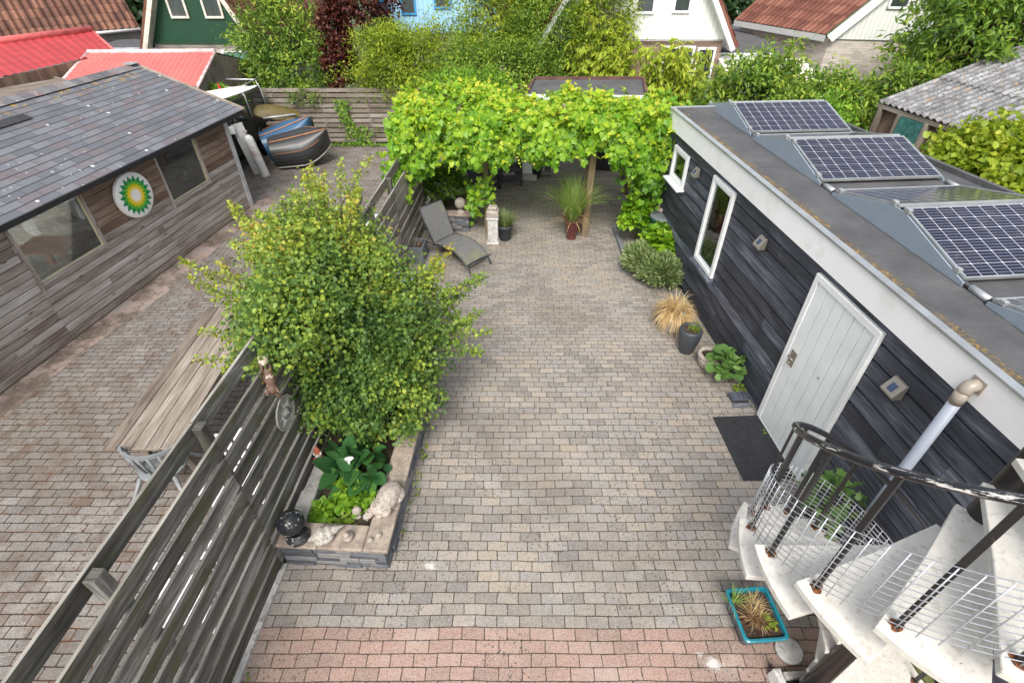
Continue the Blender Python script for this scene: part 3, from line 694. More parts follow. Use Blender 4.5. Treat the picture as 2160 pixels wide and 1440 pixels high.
# ------------------------------------------------------------------ workshop shed (left)
shd = thing('workshop_shed', FL @ Vector((0, 0, 0)), 'long weathered wooden shed with dark shingle roof and two unframed windows', 'shed')
wins = [(-1.50, -.33), (1.31, 2.36)]; WZ0, WZ1 = .96, 1.87; YE = 3.36; YS = -9.0
b = MB(FL); b2 = MB(FL); b3 = MB(FL); b4 = MB(FL); zz = 0.02; row = 0
while zz < 1.88:
    z1 = min(zz+.121, 1.90)
    segs = [(YS, YE)]
    if z1 > WZ0+.03:
        segs = [(YS, wins[0][0]-.03), (wins[0][1]+.03, wins[1][0]-.03), (wins[1][1]+.03, YE)]
    for a, e in segs:
        cuts = [a, e]
        if a < -1.56 < e: cuts.append(-1.56)
        for _ in range(2):
            if e-a > 2.5: cuts.append(random.uniform(a+.4, e-.4))
        cuts = sorted(cuts)
        for p, q in zip(cuts[:-1], cuts[1:]):
            (b if not (zz > 1.05 and p > -1.5) else b2 if p < .4*0-.3 else b3 if p < 2 else b4).prism([(-.02, zz+.002), (-.02, z1-.014), (-.005, z1-.014), (.0, z1-.018), (.0, zz+.006), (-.005, zz+.002)][::-1], p+.0015, q-.0015, None, 'y')
    zz += .121; row += 1
b.build('cladding', SHEDWOOD, shd); [q.build('upper_cladding', SHEDUPPER, shd) for q in (b2, b3, b4) if q.v]
b = MB(FL); b.box(-.06, -.022, YS, YE-.02, 0, WZ0-.03); b.box(-.06, -.022, wins[0][1]+.05, wins[1][0]-.05, WZ0-.03, 1.9); b.box(-.06, -.022, wins[1][1]+.05, YE-.02, WZ0-.03, 1.9)
b.box(-.06, -.022, YS, wins[0][0]-.05, WZ0-.03, 1.9); b.box(-3.95, -.06, YS, YS+.05, 0, 2.2)
b.build('inner_wall', ROOM, shd)

b = MB(FL); b.prism([(-.06, 1.86), (-3.05, 1.86), (-3.05, 2.2), (-2.05, 2.62), (-.06, 1.9)][::-1], YE-.06, YE-.02, None, 'y'); b.box(-3.05, -2.95, YE-.06, YE-.02, 0, 1.859); b.build('end_gable', SHEDUPPER, shd)
for (a, e) in wins:
    b = MB(FL)
    b.box(-.075, .018, a-.035, a, WZ0-.12, WZ1); b.box(-.075, .018, e, e+.035, WZ0-.06, WZ1)
    b.box(-.075, .022, a-.0, e+.0, WZ0-.035, WZ0-.003)
    w = b.build('window', SHEDWOOD, shd, .003)
    b = MB(FL); f = .028
    b.box(-.05, -.01, a+.001, a+f, WZ0, WZ1-.01); b.box(-.05, -.01, e-f, e-.001, WZ0, WZ1-.01); b.box(-.05, -.01, a+f, e-f, WZ0, WZ0+f); b.box(-.05, -.01, a+f, e-f, WZ1-f-.01, WZ1-.01)
    b.build('sash', CREAM, w)
    b = MB(FL); b.box(-.032, -.028, a+f, e-f, WZ0+f, WZ1-f-.01); b.build('pane', GLASS, w)
b = MB(FL); b.box(-.05, .035, YE, YE+.035, 0, 1.93); b.box(.0005, .035, YE-.07, YE, 0, 1.93); b.build('corner_trim', GREYMETAL, shd, .003)
# roof: slopes from the ridge (x=-1.93) down to the eave (x=.2)
EX, EZ, RX = .20, 1.955, -1.95
b = MB(FL)
def slope(x0, z0, x1, z1, ya, yb, za=0):
    n = 1; L = math.dist((x0, z0), (x1, z1))
    b.face([(x0, ya, z0), (x0, yb, z0), (x1, yb, z1), (x1, ya, z1+za)], [(ya, 0), (yb, 0), (yb, L), (ya, L)], .5)
slope(EX, EZ, RX, 2.73, YS, 3.80, .1)
slope(-3.1, 2.3, RX, 2.73, YS, 3.80, .1)
b.build('roof', SHINGLE, shd)
b = MB(FL); b.face([(EX, YS, EZ-.03), (EX, 3.8, EZ-.03), (RX, 3.8, 2.70), (RX, YS, 2.8)]); b.face([(-3.1, YS, 2.27), (-3.1, 3.8, 2.27), (RX, 3.8, 2.70), (RX, YS, 2.8)])
b.build('roof_deck', SHEDUPPER, shd)
b = MB(FL); b.box(EX-.005, EX+.022, YS, 3.80, EZ-.075, EZ+.004); b.build('gutter_board', BLACKPL, shd)
b = MB(FL)
for sx, ex in ((EX+.02, RX),):
    dx, dz = ex-sx, 2.73-EZ; L = math.hypot(dx, dz); ux, uz = dx/L, dz/L
    b.prism([(sx, EZ-.05), (sx, EZ+.035), (ex, 2.765), (ex, 2.68)], 3.802, 3.835, None, 'y')
b.build('barge_board', TABLEWOOD, shd)
rc = thing_r = None
b = MB(FL); k = 0; y = 3.8
while y > YS+.2:
    zr = 2.735+.1*(3.8-y)/(3.8-YS)
    for sgn in (1, -1):
        b.face([(RX, y, zr+.02), (RX, y-.21, zr+.024), (RX+sgn*.17, y-.21, zr-.045), (RX+sgn*.17, y, zr-.052)], [(0, 0), (.2, 0), (.2, .2), (0, .2)])
    y -= .175; k += 1
rcm = NT('ridge_caps'); r_ = rcm.attr('rnd'); co = rcm.coord()
c = rcm.ramp(rcm.m('ADD', rcm.m('MULTIPLY', r_, .6), rcm.m('MULTIPLY', rcm.noise(co, 6, 4), .4)), [(.2, (.09, .09, .10)), (.6, (.2, .2, .205)), (.85, (.17, .12, .11))])
c = rcm.mix(rcm.step(rcm.noise(co, 8, 5, .8), .62, .66), c, (.42, .23, .03)); c = rcm.mix(rcm.step(rcm.noise(co, 17, 4, .8), .62, .66), c, (.5, .5, .48)); rcm.fin(c, .85)
b.build('ridge_cap', rcm.mat, shd)
b = MB(FL); b.box(RX-.12, RX+.12, 3.60, 3.84, 2.762, 2.77); b.build('ridge_flashing', ALU, shd)
b = MB(FL)   # dark repair strip near the ridge
def rp(x, y): 
    f = (x-EX)/(RX-EX); za = .1*(3.8-y)/(3.8-YS); return (x, y, EZ+f*(2.73-EZ+za)+.005)
b.face([rp(-1.37, -3.5), rp(-1.37, .75), rp(-1.52, .75), rp(-1.52, -3.5)]); b.build('repair_strip', simple('new_felt', (.035, .036, .042), .8), shd)
# things inside, seen through the panes
WBM = simple('orange_wood', (.62, .25, .11), .6)
t = thing('workbench', FL @ Vector((-1.4, -.1, 0)), 'orange wooden workbench seen through the nearer shed window', 'workbench')
b = MB(FL @ Matrix.Translation((-1.4, -.1, 0)) @ Matrix.Rotation(R(12), 4, 'Z'))
b.box(-.42, .42, -.3, .3, .70, .745); b.build('top', WBM, t, .005)
for i, j in ((-1, -1), (-1, 1), (1, -1), (1, 1)):
    b = MB(FL @ Matrix.Translation((-1.4, -.1, 0)) @ Matrix.Rotation(R(12), 4, 'Z')); x, y = i*.36, j*.25
    b.box(x-.04, x+.04, y-.03, y+.03, .02, .70); b.build('leg', WBM, t)
b = MB(FL); b.lathe([(.13, .3), (.17, .62), (.185, .62), (.185, .64), (.165, .64), (.13, .33), (.001, .33)], (-1.25, .5, 0), 20)
b.box(-1.5, -1.0, .28, .72, .02, .298); top('bucket', b, simple('red_plastic', (.33, .035, .03), .4), 'red bucket on a low box beside the orange workbench, behind the pane', 'bucket')
b = MB(FL); b.box(-1.0, -.9, -1.4, 1.1, .52, .60); b.box(-1.0, -.9, -1.3, -1.2, .02, .52); b.box(-1.0, -.9, .9, 1.0, .02, .52)
top('timber_rail', b, CREAM, 'long pale timber rail behind the nearer shed window', 'beam')
BINPL = simple('bin_plastic', (.035, .05, .07), .4, var=.1)
def wheelie(loc, lab):
    t = thing('wheelie_bin', loc, lab, 'bin', 'wheelie bins behind the far shed window')
    b = MB(Matrix.Translation(loc)); b.prism([(-.22, -.25), (.22, -.25), (.22, .25), (-.22, .25)], .08, .5); b.box(-.26, .26, -.29, .29, .5, .98); b.build('body', BINPL, t, .02)
    b = MB(Matrix.Translation(loc)); b.box(-.28, .28, -.31, .31, .985, 1.04); b.build('lid', BLACKPL, t, .015)
    for s in (-1, 1):
        b = MB(Matrix.Translation(loc)); b.tube([(s*.23, -.27, .1), (s*.28, -.27, .1)], .1, 14); b.build('wheel', RUBBER, t)
    return t
BIN = wheelie(FL @ Vector((-1.35, 3.0, 0)), 'dark bin with a blue sticker behind the far shed window')
b = MB(Matrix.Translation(ORG[BIN.name])); b.box(.262, .266, -.1, .12, .66, .92)
bl = b.build('sticker', simple('blue_sticker', (.02, .16, .42), .4), BIN)
b = MB(Matrix.Translation(ORG[BIN.name])); b.tube([(.266, .01, .8), (.27, .01, .8)], .05, 16); b.build('disc', WHITE, bl)
dup(BIN, FL @ Vector((-.85, 2.42, .02)), 'plain dark bin to the right of the bin with the blue sticker') if False else wheelie(FL @ Vector((-1.45, 3.62, 0)), 'plain dark bin right of the stickered bin, behind the far shed window')
b = MB(FL); b.box(-.35, -.25, 1.1, 2.0, .62, .70); b.box(-.35, -.25, 1.1, 1.9, .5, .58); b.box(-.36, -.24, 1.2, 1.3, .02, .5); b.box(-.36, -.24, 1.75, 1.85, .0, .5)
top('timber_stack', b, CREAM, 'two pale timbers on a trestle behind the far shed window', 'timber')
# round sign
sg = thing('round_sign', FL @ Vector((.06, .53, 1.44)), 'round white sign with green and yellow sunburst emblem on the shed wall', 'sign')
ST = FL @ Matrix.Translation((0, .53, 1.44)) @ Matrix.Rotation(R(90), 4, 'Y')   # local z -> outward(+x), local x -> -z
b = MB(ST); b.lathe([(.001, .012), (.355, .012), (.368, .02), (.37, .035), (.37, .075), (.362, .085), (.35, .09), (.001, .09)], (0, 0, 0), 64); b.build('board', simple('sign_white', (.78, .77, .75), .35, var=.03, bump=0), sg)
def petals(n, r0, rm, r1, hw, z, rot, mat, nm):
    b = MB(ST)
    for k in range(n):
        a = 2*math.pi*(k+rot)/n; P_ = lambda r, da: (r*math.cos(a+da), r*math.sin(a+da), z)
        b.face([P_(r0, 0), P_(rm, -hw), P_(r1, 0), P_(rm, hw)])
    b.build(nm, mat, sg)
flat = lambda n, c: simple(n, c, .4, var=.02, bump=0)
N = 18; hw = math.pi/N
petals(N, .15, .245, .325, hw*1.02, .0915, 0, flat('sign_dark_green', (.0, .23, .07)), 'dark_green_petals')
petals(N, .10, .198, .262, hw*1.02, .0925, .5, flat('sign_light_green', (.10, .42, .03)), 'light_green_petals')
petals(N, .08, .145, .20, hw*1.02, .0935, 0, flat('sign_yellow', (.80, .55, .0)), 'yellow_petals')
petals(N, .05, .105, .15, hw*1.02, .0945, .5, flat('sign_pale_yellow', (.85, .70, .08)), 'pale_yellow_petals')
b = MB(ST); z = .0955; pts = []
for k in range(N*2):
    a = math.pi*k/N; r = .125 if k % 2 == 0 else .075; pts.append((r*math.cos(a), r*math.sin(a), z))
for k in range(N*2): b.face([(0, 0, z), pts[k], pts[(k+1) % (N*2)]])
b.build('white_star', flat('sign_star_white', (.82, .80, .78)), sg)
# ------------------------------------------------------------------ middle fence
def fence_part(name, lab, ya, yb, ztop, nb, posts, pitch=.205, bh=.152, mat=FENCEWOOD):
    t = thing(name, FF @ Vector((0, ya, 0)), lab, 'fence', 'two lengths of the slatted fence between the yards')
    b = MB(FF); e = MB(FF)
    for k in range(nb):
        z1 = ztop-k*pitch; z0 = z1-bh; x = -.095 if k == 0 else .005
        cuts = sorted([ya, yb]+[p for p in posts[1::2] if ya+.5 < p < yb-.5])
        for a, c_ in zip(cuts[:-1], cuts[1:]):
            dz = random.uniform(-.008, .008)
            b.box(x, x+.024, a+.002, c_-.002, z0+dz, z1+dz)
            e.box(x+.001, x+.023, a+.004, c_-.004, z1+dz, z1+dz+.0025)
    p = b.build('slat_panel', mat, t, .003); e.build('weathered_edge', FENCEEND, p)
    for y in posts:
        b = MB(FF); b.box(-.07, .004, y-.045, y+.045, 0, ztop-.02); b.build('post', FENCEWOOD, t, .004)
    return t
fence_part('slat_fence', 'mossy dark slatted fence between the alley and the planter, nearest to the camera', -3.6, 4.3, 2.085, 10, [-3.4, -2.26, -1.13, -.01, 1.3, 2.6, 3.9], .204, bh=.154)
fence_part('slat_fence', 'grey slatted fence length beside the sun lounger, ending under the vine', 4.33, 7.7, 1.80, 9, [4.4, 5.5, 6.6, 7.6], .198, mat=FENCEFAR)
# ------------------------------------------------------------------ back fence of the alley
def slatfence(name, lab, x0, x1, y, h, mat=FENCEFAR, group=None, pitch=.133, bh=.098, T=ID):
    t = thing(name, T @ Vector((x0, y, 0)), lab, 'fence', group)
    b = MB(T); z = h
    while z > .1:
        x = x0
        while x < x1-.01:
            e = min(x+1.3, x1); b.box(x+.003, e-.003, y, y+.02, z-bh, z); x = e
        z -= pitch
    b.build('slat_panel', mat, t, .003)
    x = x0
    while x <= x1+.01:
        b = MB(T); b.box(x-.04, x+.04, y+.025, y+.1, 0, h-.02); b.build('post', mat, t); x += 1.3
    return t
slatfence('garden_fence', 'tall grey horizontal slat fence closing the alley behind the upturned boats', -9.2, -2.3, 15.28, 1.5)
slatfence('garden_fence', 'dark brown slat fence behind the covered terrace, seen under the vine', -1.5, 4.0, 14.6, 1.75, mat=wood('dark_slats', [(.3, (.04, .02, .012)), (.7, (.13, .065, .04))], .8))
# ------------------------------------------------------------------ planter by the fence (stacked slate)
def stones(b, x0, x1, y0, y1, z0, z1, axis):
    """courses of rough slate along one axis; wall is a box region"""
    z = z0
    while z < z1-.01:
        h = min(random.uniform(.045, .075), z1-z); h = z1-z if z1-z-h < .03 else h
        a, e = (x0, x1) if axis == 'x' else (y0, y1); p = a
        while p < e-.005:
            q = min(p+random.uniform(.14, .34), e); q = e if e-q < .08 else q
            j = random.uniform(-.012, .012)
            if axis == 'x': b.box(p+.002, q-.002, y0+j, y1-abs(j), z+.002, z+h-.002)
            else: b.box(x0+abs(j), x1+j, p+.002, q-.002, z+.002, z+h-.002)
            p = q
        z += h
PF = frame(-2.26, 2.56, -3.3)
pl = thing('stone_planter', PF @ Vector((.5, 1.2, 0)), 'raised planter of stacked slate with sandstone coping beside the slatted fence', 'planter')
b = MB(PF); stones(b, .05, 1.06, .03, .20, 0, .335, 'x'); stones(b, .90, 1.075, .21, 2.55, 0, .335, 'y')
b.box(.05, .9, 2.4, 2.55, 0, .3); b.build('wall', SLATE, pl, .006)
b = MB(PF)
for a, e in ((.03, .42), (.425, .86)): b.box(a, e, .01, .27, .337, .382)
b.box(.865, 1.10, .01, .45, .337, .384)
y = .455
for L in (.42, .4, .45, .4, .45):
    b.box(.87, 1.10, y, min(y+L-.005, 2.58), .337, .382+random.uniform(-.003, .003)); y += L
b.build('coping', COPING, pl, .008)
b = MB(PF); b.box(.06, .22, .28, .62, .18, .40); b.box(.07, .21, .63, .95, .18, .39); b.build('inner_edge', CONC, pl, .01)
b = MB(PF)
b.grid(lambda u, v: (.03+u*.86, .2+v*2.3, .27+.035*math.sin(u*9+v*5)+.02*math.sin(v*23+u*3), u, v), 24, 50); b.build('soil', EARTH, pl)
# ------------------------------------------------------------------ ornaments on the planter
def PW(x, y, z=0): return PF @ Vector((x, y, z))
# black ball finial
o = PW(.19, .12, .384); t = thing('ball_finial', o, 'chipped black ball finial on the corner of the slate planter', 'ornament')
b = MB(Matrix.Translation(o)); b.lathe([(.105, 0), (.11, .02), (.095, .045), (.05, .07), (.045, .085), (.07, .1)], (.03, -.015, 0), 28); b.build('foot', BALLBLACK, t)
b = MB(Matrix.Translation(o)); b.lathe([(max(.001, .124*math.sin(math.pi*k/96)*(1-.05*(abs(math.sin(k*math.pi/8))<.25))), -.124*math.cos(math.pi*k/96)) for k in range(97)], (0, .01, .205), 40, r=.5)
bt = NT('ball_rows'); co = bt.coord(); x_, y_, z_ = bt.sep(co)
d, i1, i2 = bt.bricks(bt.m('ARCTAN2', bt.m('SUBTRACT', y_, .01), x_), z_, .2, .022, .004)
c = bt.mix(bt.step(bt.noise(co, 24, 6, .8), .60, .62), (.02, .022, .028), (.55, .54, .5)); bt.bump(bt.step(d, .001, .004), 1, .008); bt.fin(c, .35)
b.build('ball', bt.mat, t)
# conch shell
CONCH = simple('lichen_shell', (.40, .375, .33), .8, var=.2, scale=24, bump=.9, bs=60, dirt=(.17, .15, .12))
L_CALLA = leafmat('calla_leaf', [(0, (.015, .055, .018)), (.6, (.04, .13, .035)), (1, (.11, .25, .06))], .2, .5, .3)
def conch(o, ang, s, lab, mat, cat='ornament', name='shell_ornament'):
    o = Vector(o); T = Matrix.Translation(o) @ Matrix.Rotation(R(ang), 4, 'Z') @ Matrix.Rotation(R(90), 4, 'X')
    b = MB(T); pr = []
    for k in range(41):
        u = k/40; r = (.085*math.sin(min(1, u*1.35)*math.pi*.5)**1.2 if u < .62 else .085*(1-(u-.62)/.38)**.8)*s
        r *= 1+.10*math.sin(u*34); pr.append((max(r, .001), (u-.5)*.34*s))
    b.lathe([(r, z) for r, z in pr], (0, .075*s, 0), 20, sx=1.0, sy=.85)
    b.sphere((.05*s, .06*s, .03*s), .05*s, .045*s, .09*s, 14, 8); b.sphere((-.04*s, .09*s, .05*s), .035*s, .03*s, .06*s, 12, 8)
    return top(name, b, mat, lab, cat)
conch(PW(.50, .12, .384), -62, 1.0, 'large chalky white conch shell on the front coping of the planter', CONCH)
# small bottle-shaped ornament
b = MB(Matrix.Translation(PW(.70, .13, .384)) @ Matrix.Rotation(R(8), 4, 'Z') @ Matrix.Rotation(R(20), 4, 'X'))
b.lathe([(.03, 0), (.05, .02), (.052, .05), (.04, .075), (.022, .09), (.021, .12), (.028, .125), (.025, .14), (.001, .145)], (0, 0, 0), 18); top('figurine', b, CASTSTONE, 'small lichen-covered stone jug figure between the conch and the pebbles', 'ornament')
for (x, y, r, lab) in ((.915, .1, .03, 'pale round pebble nearer the planter corner'), (.985, .155, .03, 'pale round pebble beside the stone hare, behind the other pebble')):
    b = MB(Matrix.Translation(PW(x, y, .384))); b.sphere((0, 0, r*.75), r, r*.92, r*.8, 16, 10); top('pebble', b, CASTSTONE, lab, 'pebble', 'pebbles on the coping')
# lying stone animal (hare / tortoise-like)
o = PW(.98, .50, .384); b = MB(Matrix.Translation(o) @ Matrix.Rotation(R(-18), 4, 'Z'))
b.sphere((0, .05, .085), .115, .17, .105, 24, 16); b.sphere((-.035, -.07, .065), .095, .10, .065, 18, 12); b.sphere((.05, -.10, .055), .05, .06, .05, 16, 10)
b.sphere((-.1, -.16, .045), .045, .07, .035, 16, 10); b.sphere((-.03, -.02, .13), .03, .09, .025, 12, 8); b.sphere((.0, -.15, .035), .035, .04, .03, 12, 8); b.sphere((.07, .1, .05), .07, .1, .055, 16, 10)
top('animal_statue', b, CASTSTONE, 'lying stone animal on the right coping of the planter', 'statue')
o = PW(.69, .42, .28); t = thing('mushroom_ornament', o, 'small stone toadstool at the edge of the planting behind the jug figure', 'ornament')
b = MB(Matrix.Translation(o)); b.lathe([(.03, 0), (.022, .05), (.025, .1)], (0, 0, 0), 14); b.build('stem', CHALK, t)
b = MB(Matrix.Translation(o)); b.lathe([(.001, .085), (.04, .088), (.048, .1), (.042, .125), (.02, .145), (.001, .15)], (0, 0, 0), 18); b.build('cap', CASTSTONE, t)
b = MB(Matrix.Translation(PW(.76, .40, .27)) @ Matrix.Rotation(R(20), 4, 'Y')); b.sphere((0, 0, .05), .03, .028, .055, 14, 10); b.sphere((0, -.005, .115), .022, .022, .024, 12, 8); b.sphere((.02, -.02, .04), .012, .012, .03, 8, 6)
top('figurine', b, CHALK, 'tiny white figure beside the stone toadstool', 'ornament')
# garden gnome
o = PW(.12, 1.0, .33); t = thing('garden_gnome', o, 'small garden gnome with red jacket against the slatted fence', 'gnome')
GS = Matrix.Translation(o)
b = MB(GS); b.lathe([(.05, 0), (.055, .03), (.045, .09), (.05, .12), (.035, .16), (.02, .175)], (0, 0, 0), 16); b.sphere((.045, -.03, .1), .02, .05, .02, 10, 6); b.sphere((-.045, -.03, .1), .02, .05, .02, 10, 6); b.build('body', simple('gnome_red', (.35, .07, .05), .6, var=.3), t)
b = MB(GS); b.sphere((0, -.005, .195), .034, .034, .036, 14, 10); b.sphere((0, -.035, .195), .008, .008, .008, 8, 6); b.build('head', simple('gnome_skin', (.5, .32, .25), .6), t)
b = MB(GS); b.sphere((0, -.025, .17), .03, .018, .035, 12, 8); b.sphere((-.035, -.01, .19), .012, .02, .03, 8, 6); b.sphere((.035, -.01, .19), .012, .02, .03, 8, 6); b.build('beard', CHALK, t)
b = MB(GS); b.lathe([(.038, .212), (.034, .235), (.015, .28), (.001, .30)], (0, 0, 0), 14); b.build('cap', simple('gnome_cap', (.45, .12, .07), .6), t)
# cat figure climbing on the fence top
o = FF @ Vector((.06, .80, 1.83)); t = thing('cat_figurine', o, 'brown and white cat figurine hanging on the top of the slatted fence', 'ornament')
GS = Matrix.Translation(o) @ Matrix.Rotation(R(25), 4, 'Z')
CATM = chips('cat_paint', (.11, .062, .04), (.5, .45, .4), 14, .58, .6)
b = MB(GS @ Matrix.Rotation(R(-38), 4, 'X')); b.sphere((0, 0, -.02), .055, .05, .11, 20, 14); b.sphere((0, 0, -.13), .052, .055, .055, 16, 10)
b.sphere((-.03, -.03, .08), .018, .03, .05, 10, 8); b.sphere((.035, -.02, .07), .018, .03, .05, 10, 8); b.sphere((-.04, -.02, -.15), .022, .04, .03, 10, 8); b.sphere((.04, -.02, -.15), .022, .04, .03, 10, 8)
b.tube([(0, -.02, -.16), (.03, .02, -.2), (.05, .02, -.24)], [.014, .013, .01], 8); b.build('body', CATM, t)
b = MB(GS); hx, hy, hz = 0, .06, .115
b.sphere((hx, hy, hz), .045, .045, .04, 18, 12); b.sphere((hx-.005, hy-.035, hz-.008), .02, .015, .015, 10, 8)
for s in (-1, 1): b.lathe([(.017, 0), (.012, .018), (.001, .038)], (hx+s*.026, hy, hz+.028), 8)
b.build('head', chips('cat_face', (.5, .42, .34), (.15, .09, .06), 30, .6, .6), t)
# sun plaque
o = FF @ Vector((.035, .86, 1.30)); t = thing('sun_plaque', o, 'round grey metal sun plaque hanging on the slatted fence', 'plaque')
T = FF @ Matrix.Translation((.03, .85, 1.30)) @ Matrix.Rotation(R(90), 4, 'Y'); GM = simple('pewter', (.34, .335, .31), .55, .2, var=.3, scale=20, bump=.4)
b = MB(T); b.lathe([(.001, .004), (.17, .004), (.175, .012), (.18, .02), (.172, .028), (.162, .02), (.155, .014), (.001, .014)], (0, 0, 0), 48); b.build('disc', GM, t)
b = MB(T)
for k in range(16):
    a = 2*math.pi*k/16; r1 = .15 if k % 2 == 0 else .115; w = .016; q = Vector((math.cos(a), math.sin(a), 0)); s_ = Vector((-math.sin(a), math.cos(a), 0))
    c0 = q*.05; c1 = q*r1
    b.face([tuple(c0-s_*w+Vector((0, 0, .016))), tuple(c1+Vector((0, 0, .018))), tuple(c0+q*.02+Vector((0, 0, .034)))]); b.face([tuple(c0+s_*w+Vector((0, 0, .016))), tuple(c0+q*.02+Vector((0, 0, .034))), tuple(c1+Vector((0, 0, .018)))])
b.sphere((0, 0, .02), .052, .052, .022, 24, 12); b.sphere((.0, 0, .042), .014, .007, .01, 10, 6); b.sphere((-.015, .018, .038), .007, .009, .006, 8, 6); b.sphere((-.015, -.018, .038), .007, .009, .006, 8, 6); b.build('sun_face', GM, t)
# plants in the planter
def blob_plant(name, lab, c, rad, mat, n, size, shape, up=.8, cat='plant', base=None, stems=12, out_k=.8, rlo=.2, group=None):
    c = Vector(c); base = Vector(base) if base is not None else Vector((c.x, c.y, c.z-rad[2])); t = thing(name, base, lab, cat, group)
    d = unit(rng.normal(size=(n, 3))); d[:, 2] = np.abs(d[:, 2])*1.0-.25; P = np.array(c)+d*np.array(rad)*(.45+.55*rng.random((n, 1))); D = d*out_k+rng.normal(size=(n, 3))*.45; N_ = d*.3+rng.normal(size=(n, 3))*.25; N_[:, 2] += up
    leaves('foliage', P, D, N_, size*(.6+.7*rng.random(n)), shape, mat, t, np.clip(rlo+.6*rng.random(n), 0, 1))
    b = MB()
    for k in range(stems):
        q = Vector(P[rng.integers(n)]); b.tube([base, (base+q)/2+Vector((0, 0, .03)), q], [.006, .004, .002], 5)
    b.build('stem', L_MID, t); return t
blob_plant('calla_lily', 'dark glossy broad-leaved calla lily with one white flower in the planter', PW(.55, .95, .45), (.30, .32, .20), L_CALLA, 95, .20, 'oval', 1.1, out_k=.6)
cl = bpy.data.objects['calla_lily']
b = MB(Matrix.Translation(PW(.55, .80, .66)) @ Matrix.Rotation(R(-25), 4, 'X')); b.lathe([(.006, -.03), (.012, -.01), (.03, .015), (.05, .03)], (0, 0, 0), 16); b.build('flower', simple('calla_white', (.85, .86, .82), .4, var=.02, bump=0), cl)
blob_plant('celery_leaved_plant', 'bright lime-green leafy plant in the middle of the planter', PW(.60, .62, .38), (.25, .24, .16), L_BRIGHT, 420, .07, 'lobed')
blob_plant('celery_leaved_plant', 'bright green seedling clump behind the black ball finial', PW(.33, .42, .33), (.14, .12, .12), L_BRIGHT, 120, .07, 'oval')
blob_plant('low_herb', 'star-shaped low green herb beside the conch shell', PW(.50, .36, .30), (.1, .08, .05), L_MID, 22, .12, 'lance', stems=2)
def grass_tuft(name, lab, base, n, L, spread, w, mat, cat='grass', droop=1.0, group=None, rlo=0., pot=None, kind='thing', part='blades', seg=6, r0=.05):
    base = Vector(base)
    b = MB()
    for k in range(n):
        a = random.uniform(0, 2*math.pi); l = L*random.uniform(.55, 1.1); s = spread*random.random()**.7
        p0 = base+Vector((math.cos(a)*r0*random.random(), math.sin(a)*r0*random.random(), 0)); pts = []
        el = math.pi/2-s; v = Vector((math.cos(a)*math.cos(el), math.sin(a)*math.cos(el), math.sin(el))); p = p0.copy(); st = l/seg
        side = Vector((-math.sin(a), math.cos(a), 0)); r = random.random()
        for i in range(seg+1):
            pts.append(p.copy()); p = p+v*st; v = (v+Vector((0, 0, -droop*st*(1.2+i*.25)/max(L, .3)))).normalized()
        for i in range(seg):
            w0 = w*(1-i/seg)**.6; w1 = w*(1-(i+1)/seg)**.6
            b.face([tuple(pts[i]-side*w0), tuple(pts[i]+side*w0), tuple(pts[i+1]+side*w1), tuple(pts[i+1]-side*w1)], None, rlo+(1-rlo)*r, True)
    if kind == 'part': return b.build(part, mat, pot)
    return top(name, b, mat, lab, cat, group)
grass_tuft('grass_tuft', 'small tuft of grass at the planter edge behind the conch shell', PW(.6, .3, .27), 60, .12, 1.2, .0025, L_BRIGHT, 'grass')
# ------------------------------------------------------------------ alley table and chairs
TM = frame(-3.86, 3.44, 1.6); t = thing('slatted_table', (-3.86, 4.5, 0), 'long weathered grey plank table in the alley behind the fence', 'table')
b = MB(TM)
for k in range(5): b.box(-.37+k*.149, -.37+k*.149+.142, random.uniform(-.01, .01), 2.55, .69, .72)
b.build('tabletop', TABLEWOOD, t, .004)
b = MB(TM)
for y in (.12, 2.3): b.box(-.34, .34, y, y+.09, .60, .688)
b.box(-.05, .05, .2, 2.3, .60, .685); b.build('frame', TABLEWOOD, t, .004)
for y in (.12, 2.3):
    for s in (-1, 1):
        b = MB(TM); b.box(-.045, .045, -.03, .03, 0, .72, None, Matrix.Translation((s*.26, y+.13, 0)) @ Matrix.Rotation(R(-s*10), 4, 'Y')); b.build('leg', TABLEWOOD, t, .004)
GREYPL = simple('grey_cast_aluminium', (.20, .215, .22), .5, .1, var=.12, scale=10)
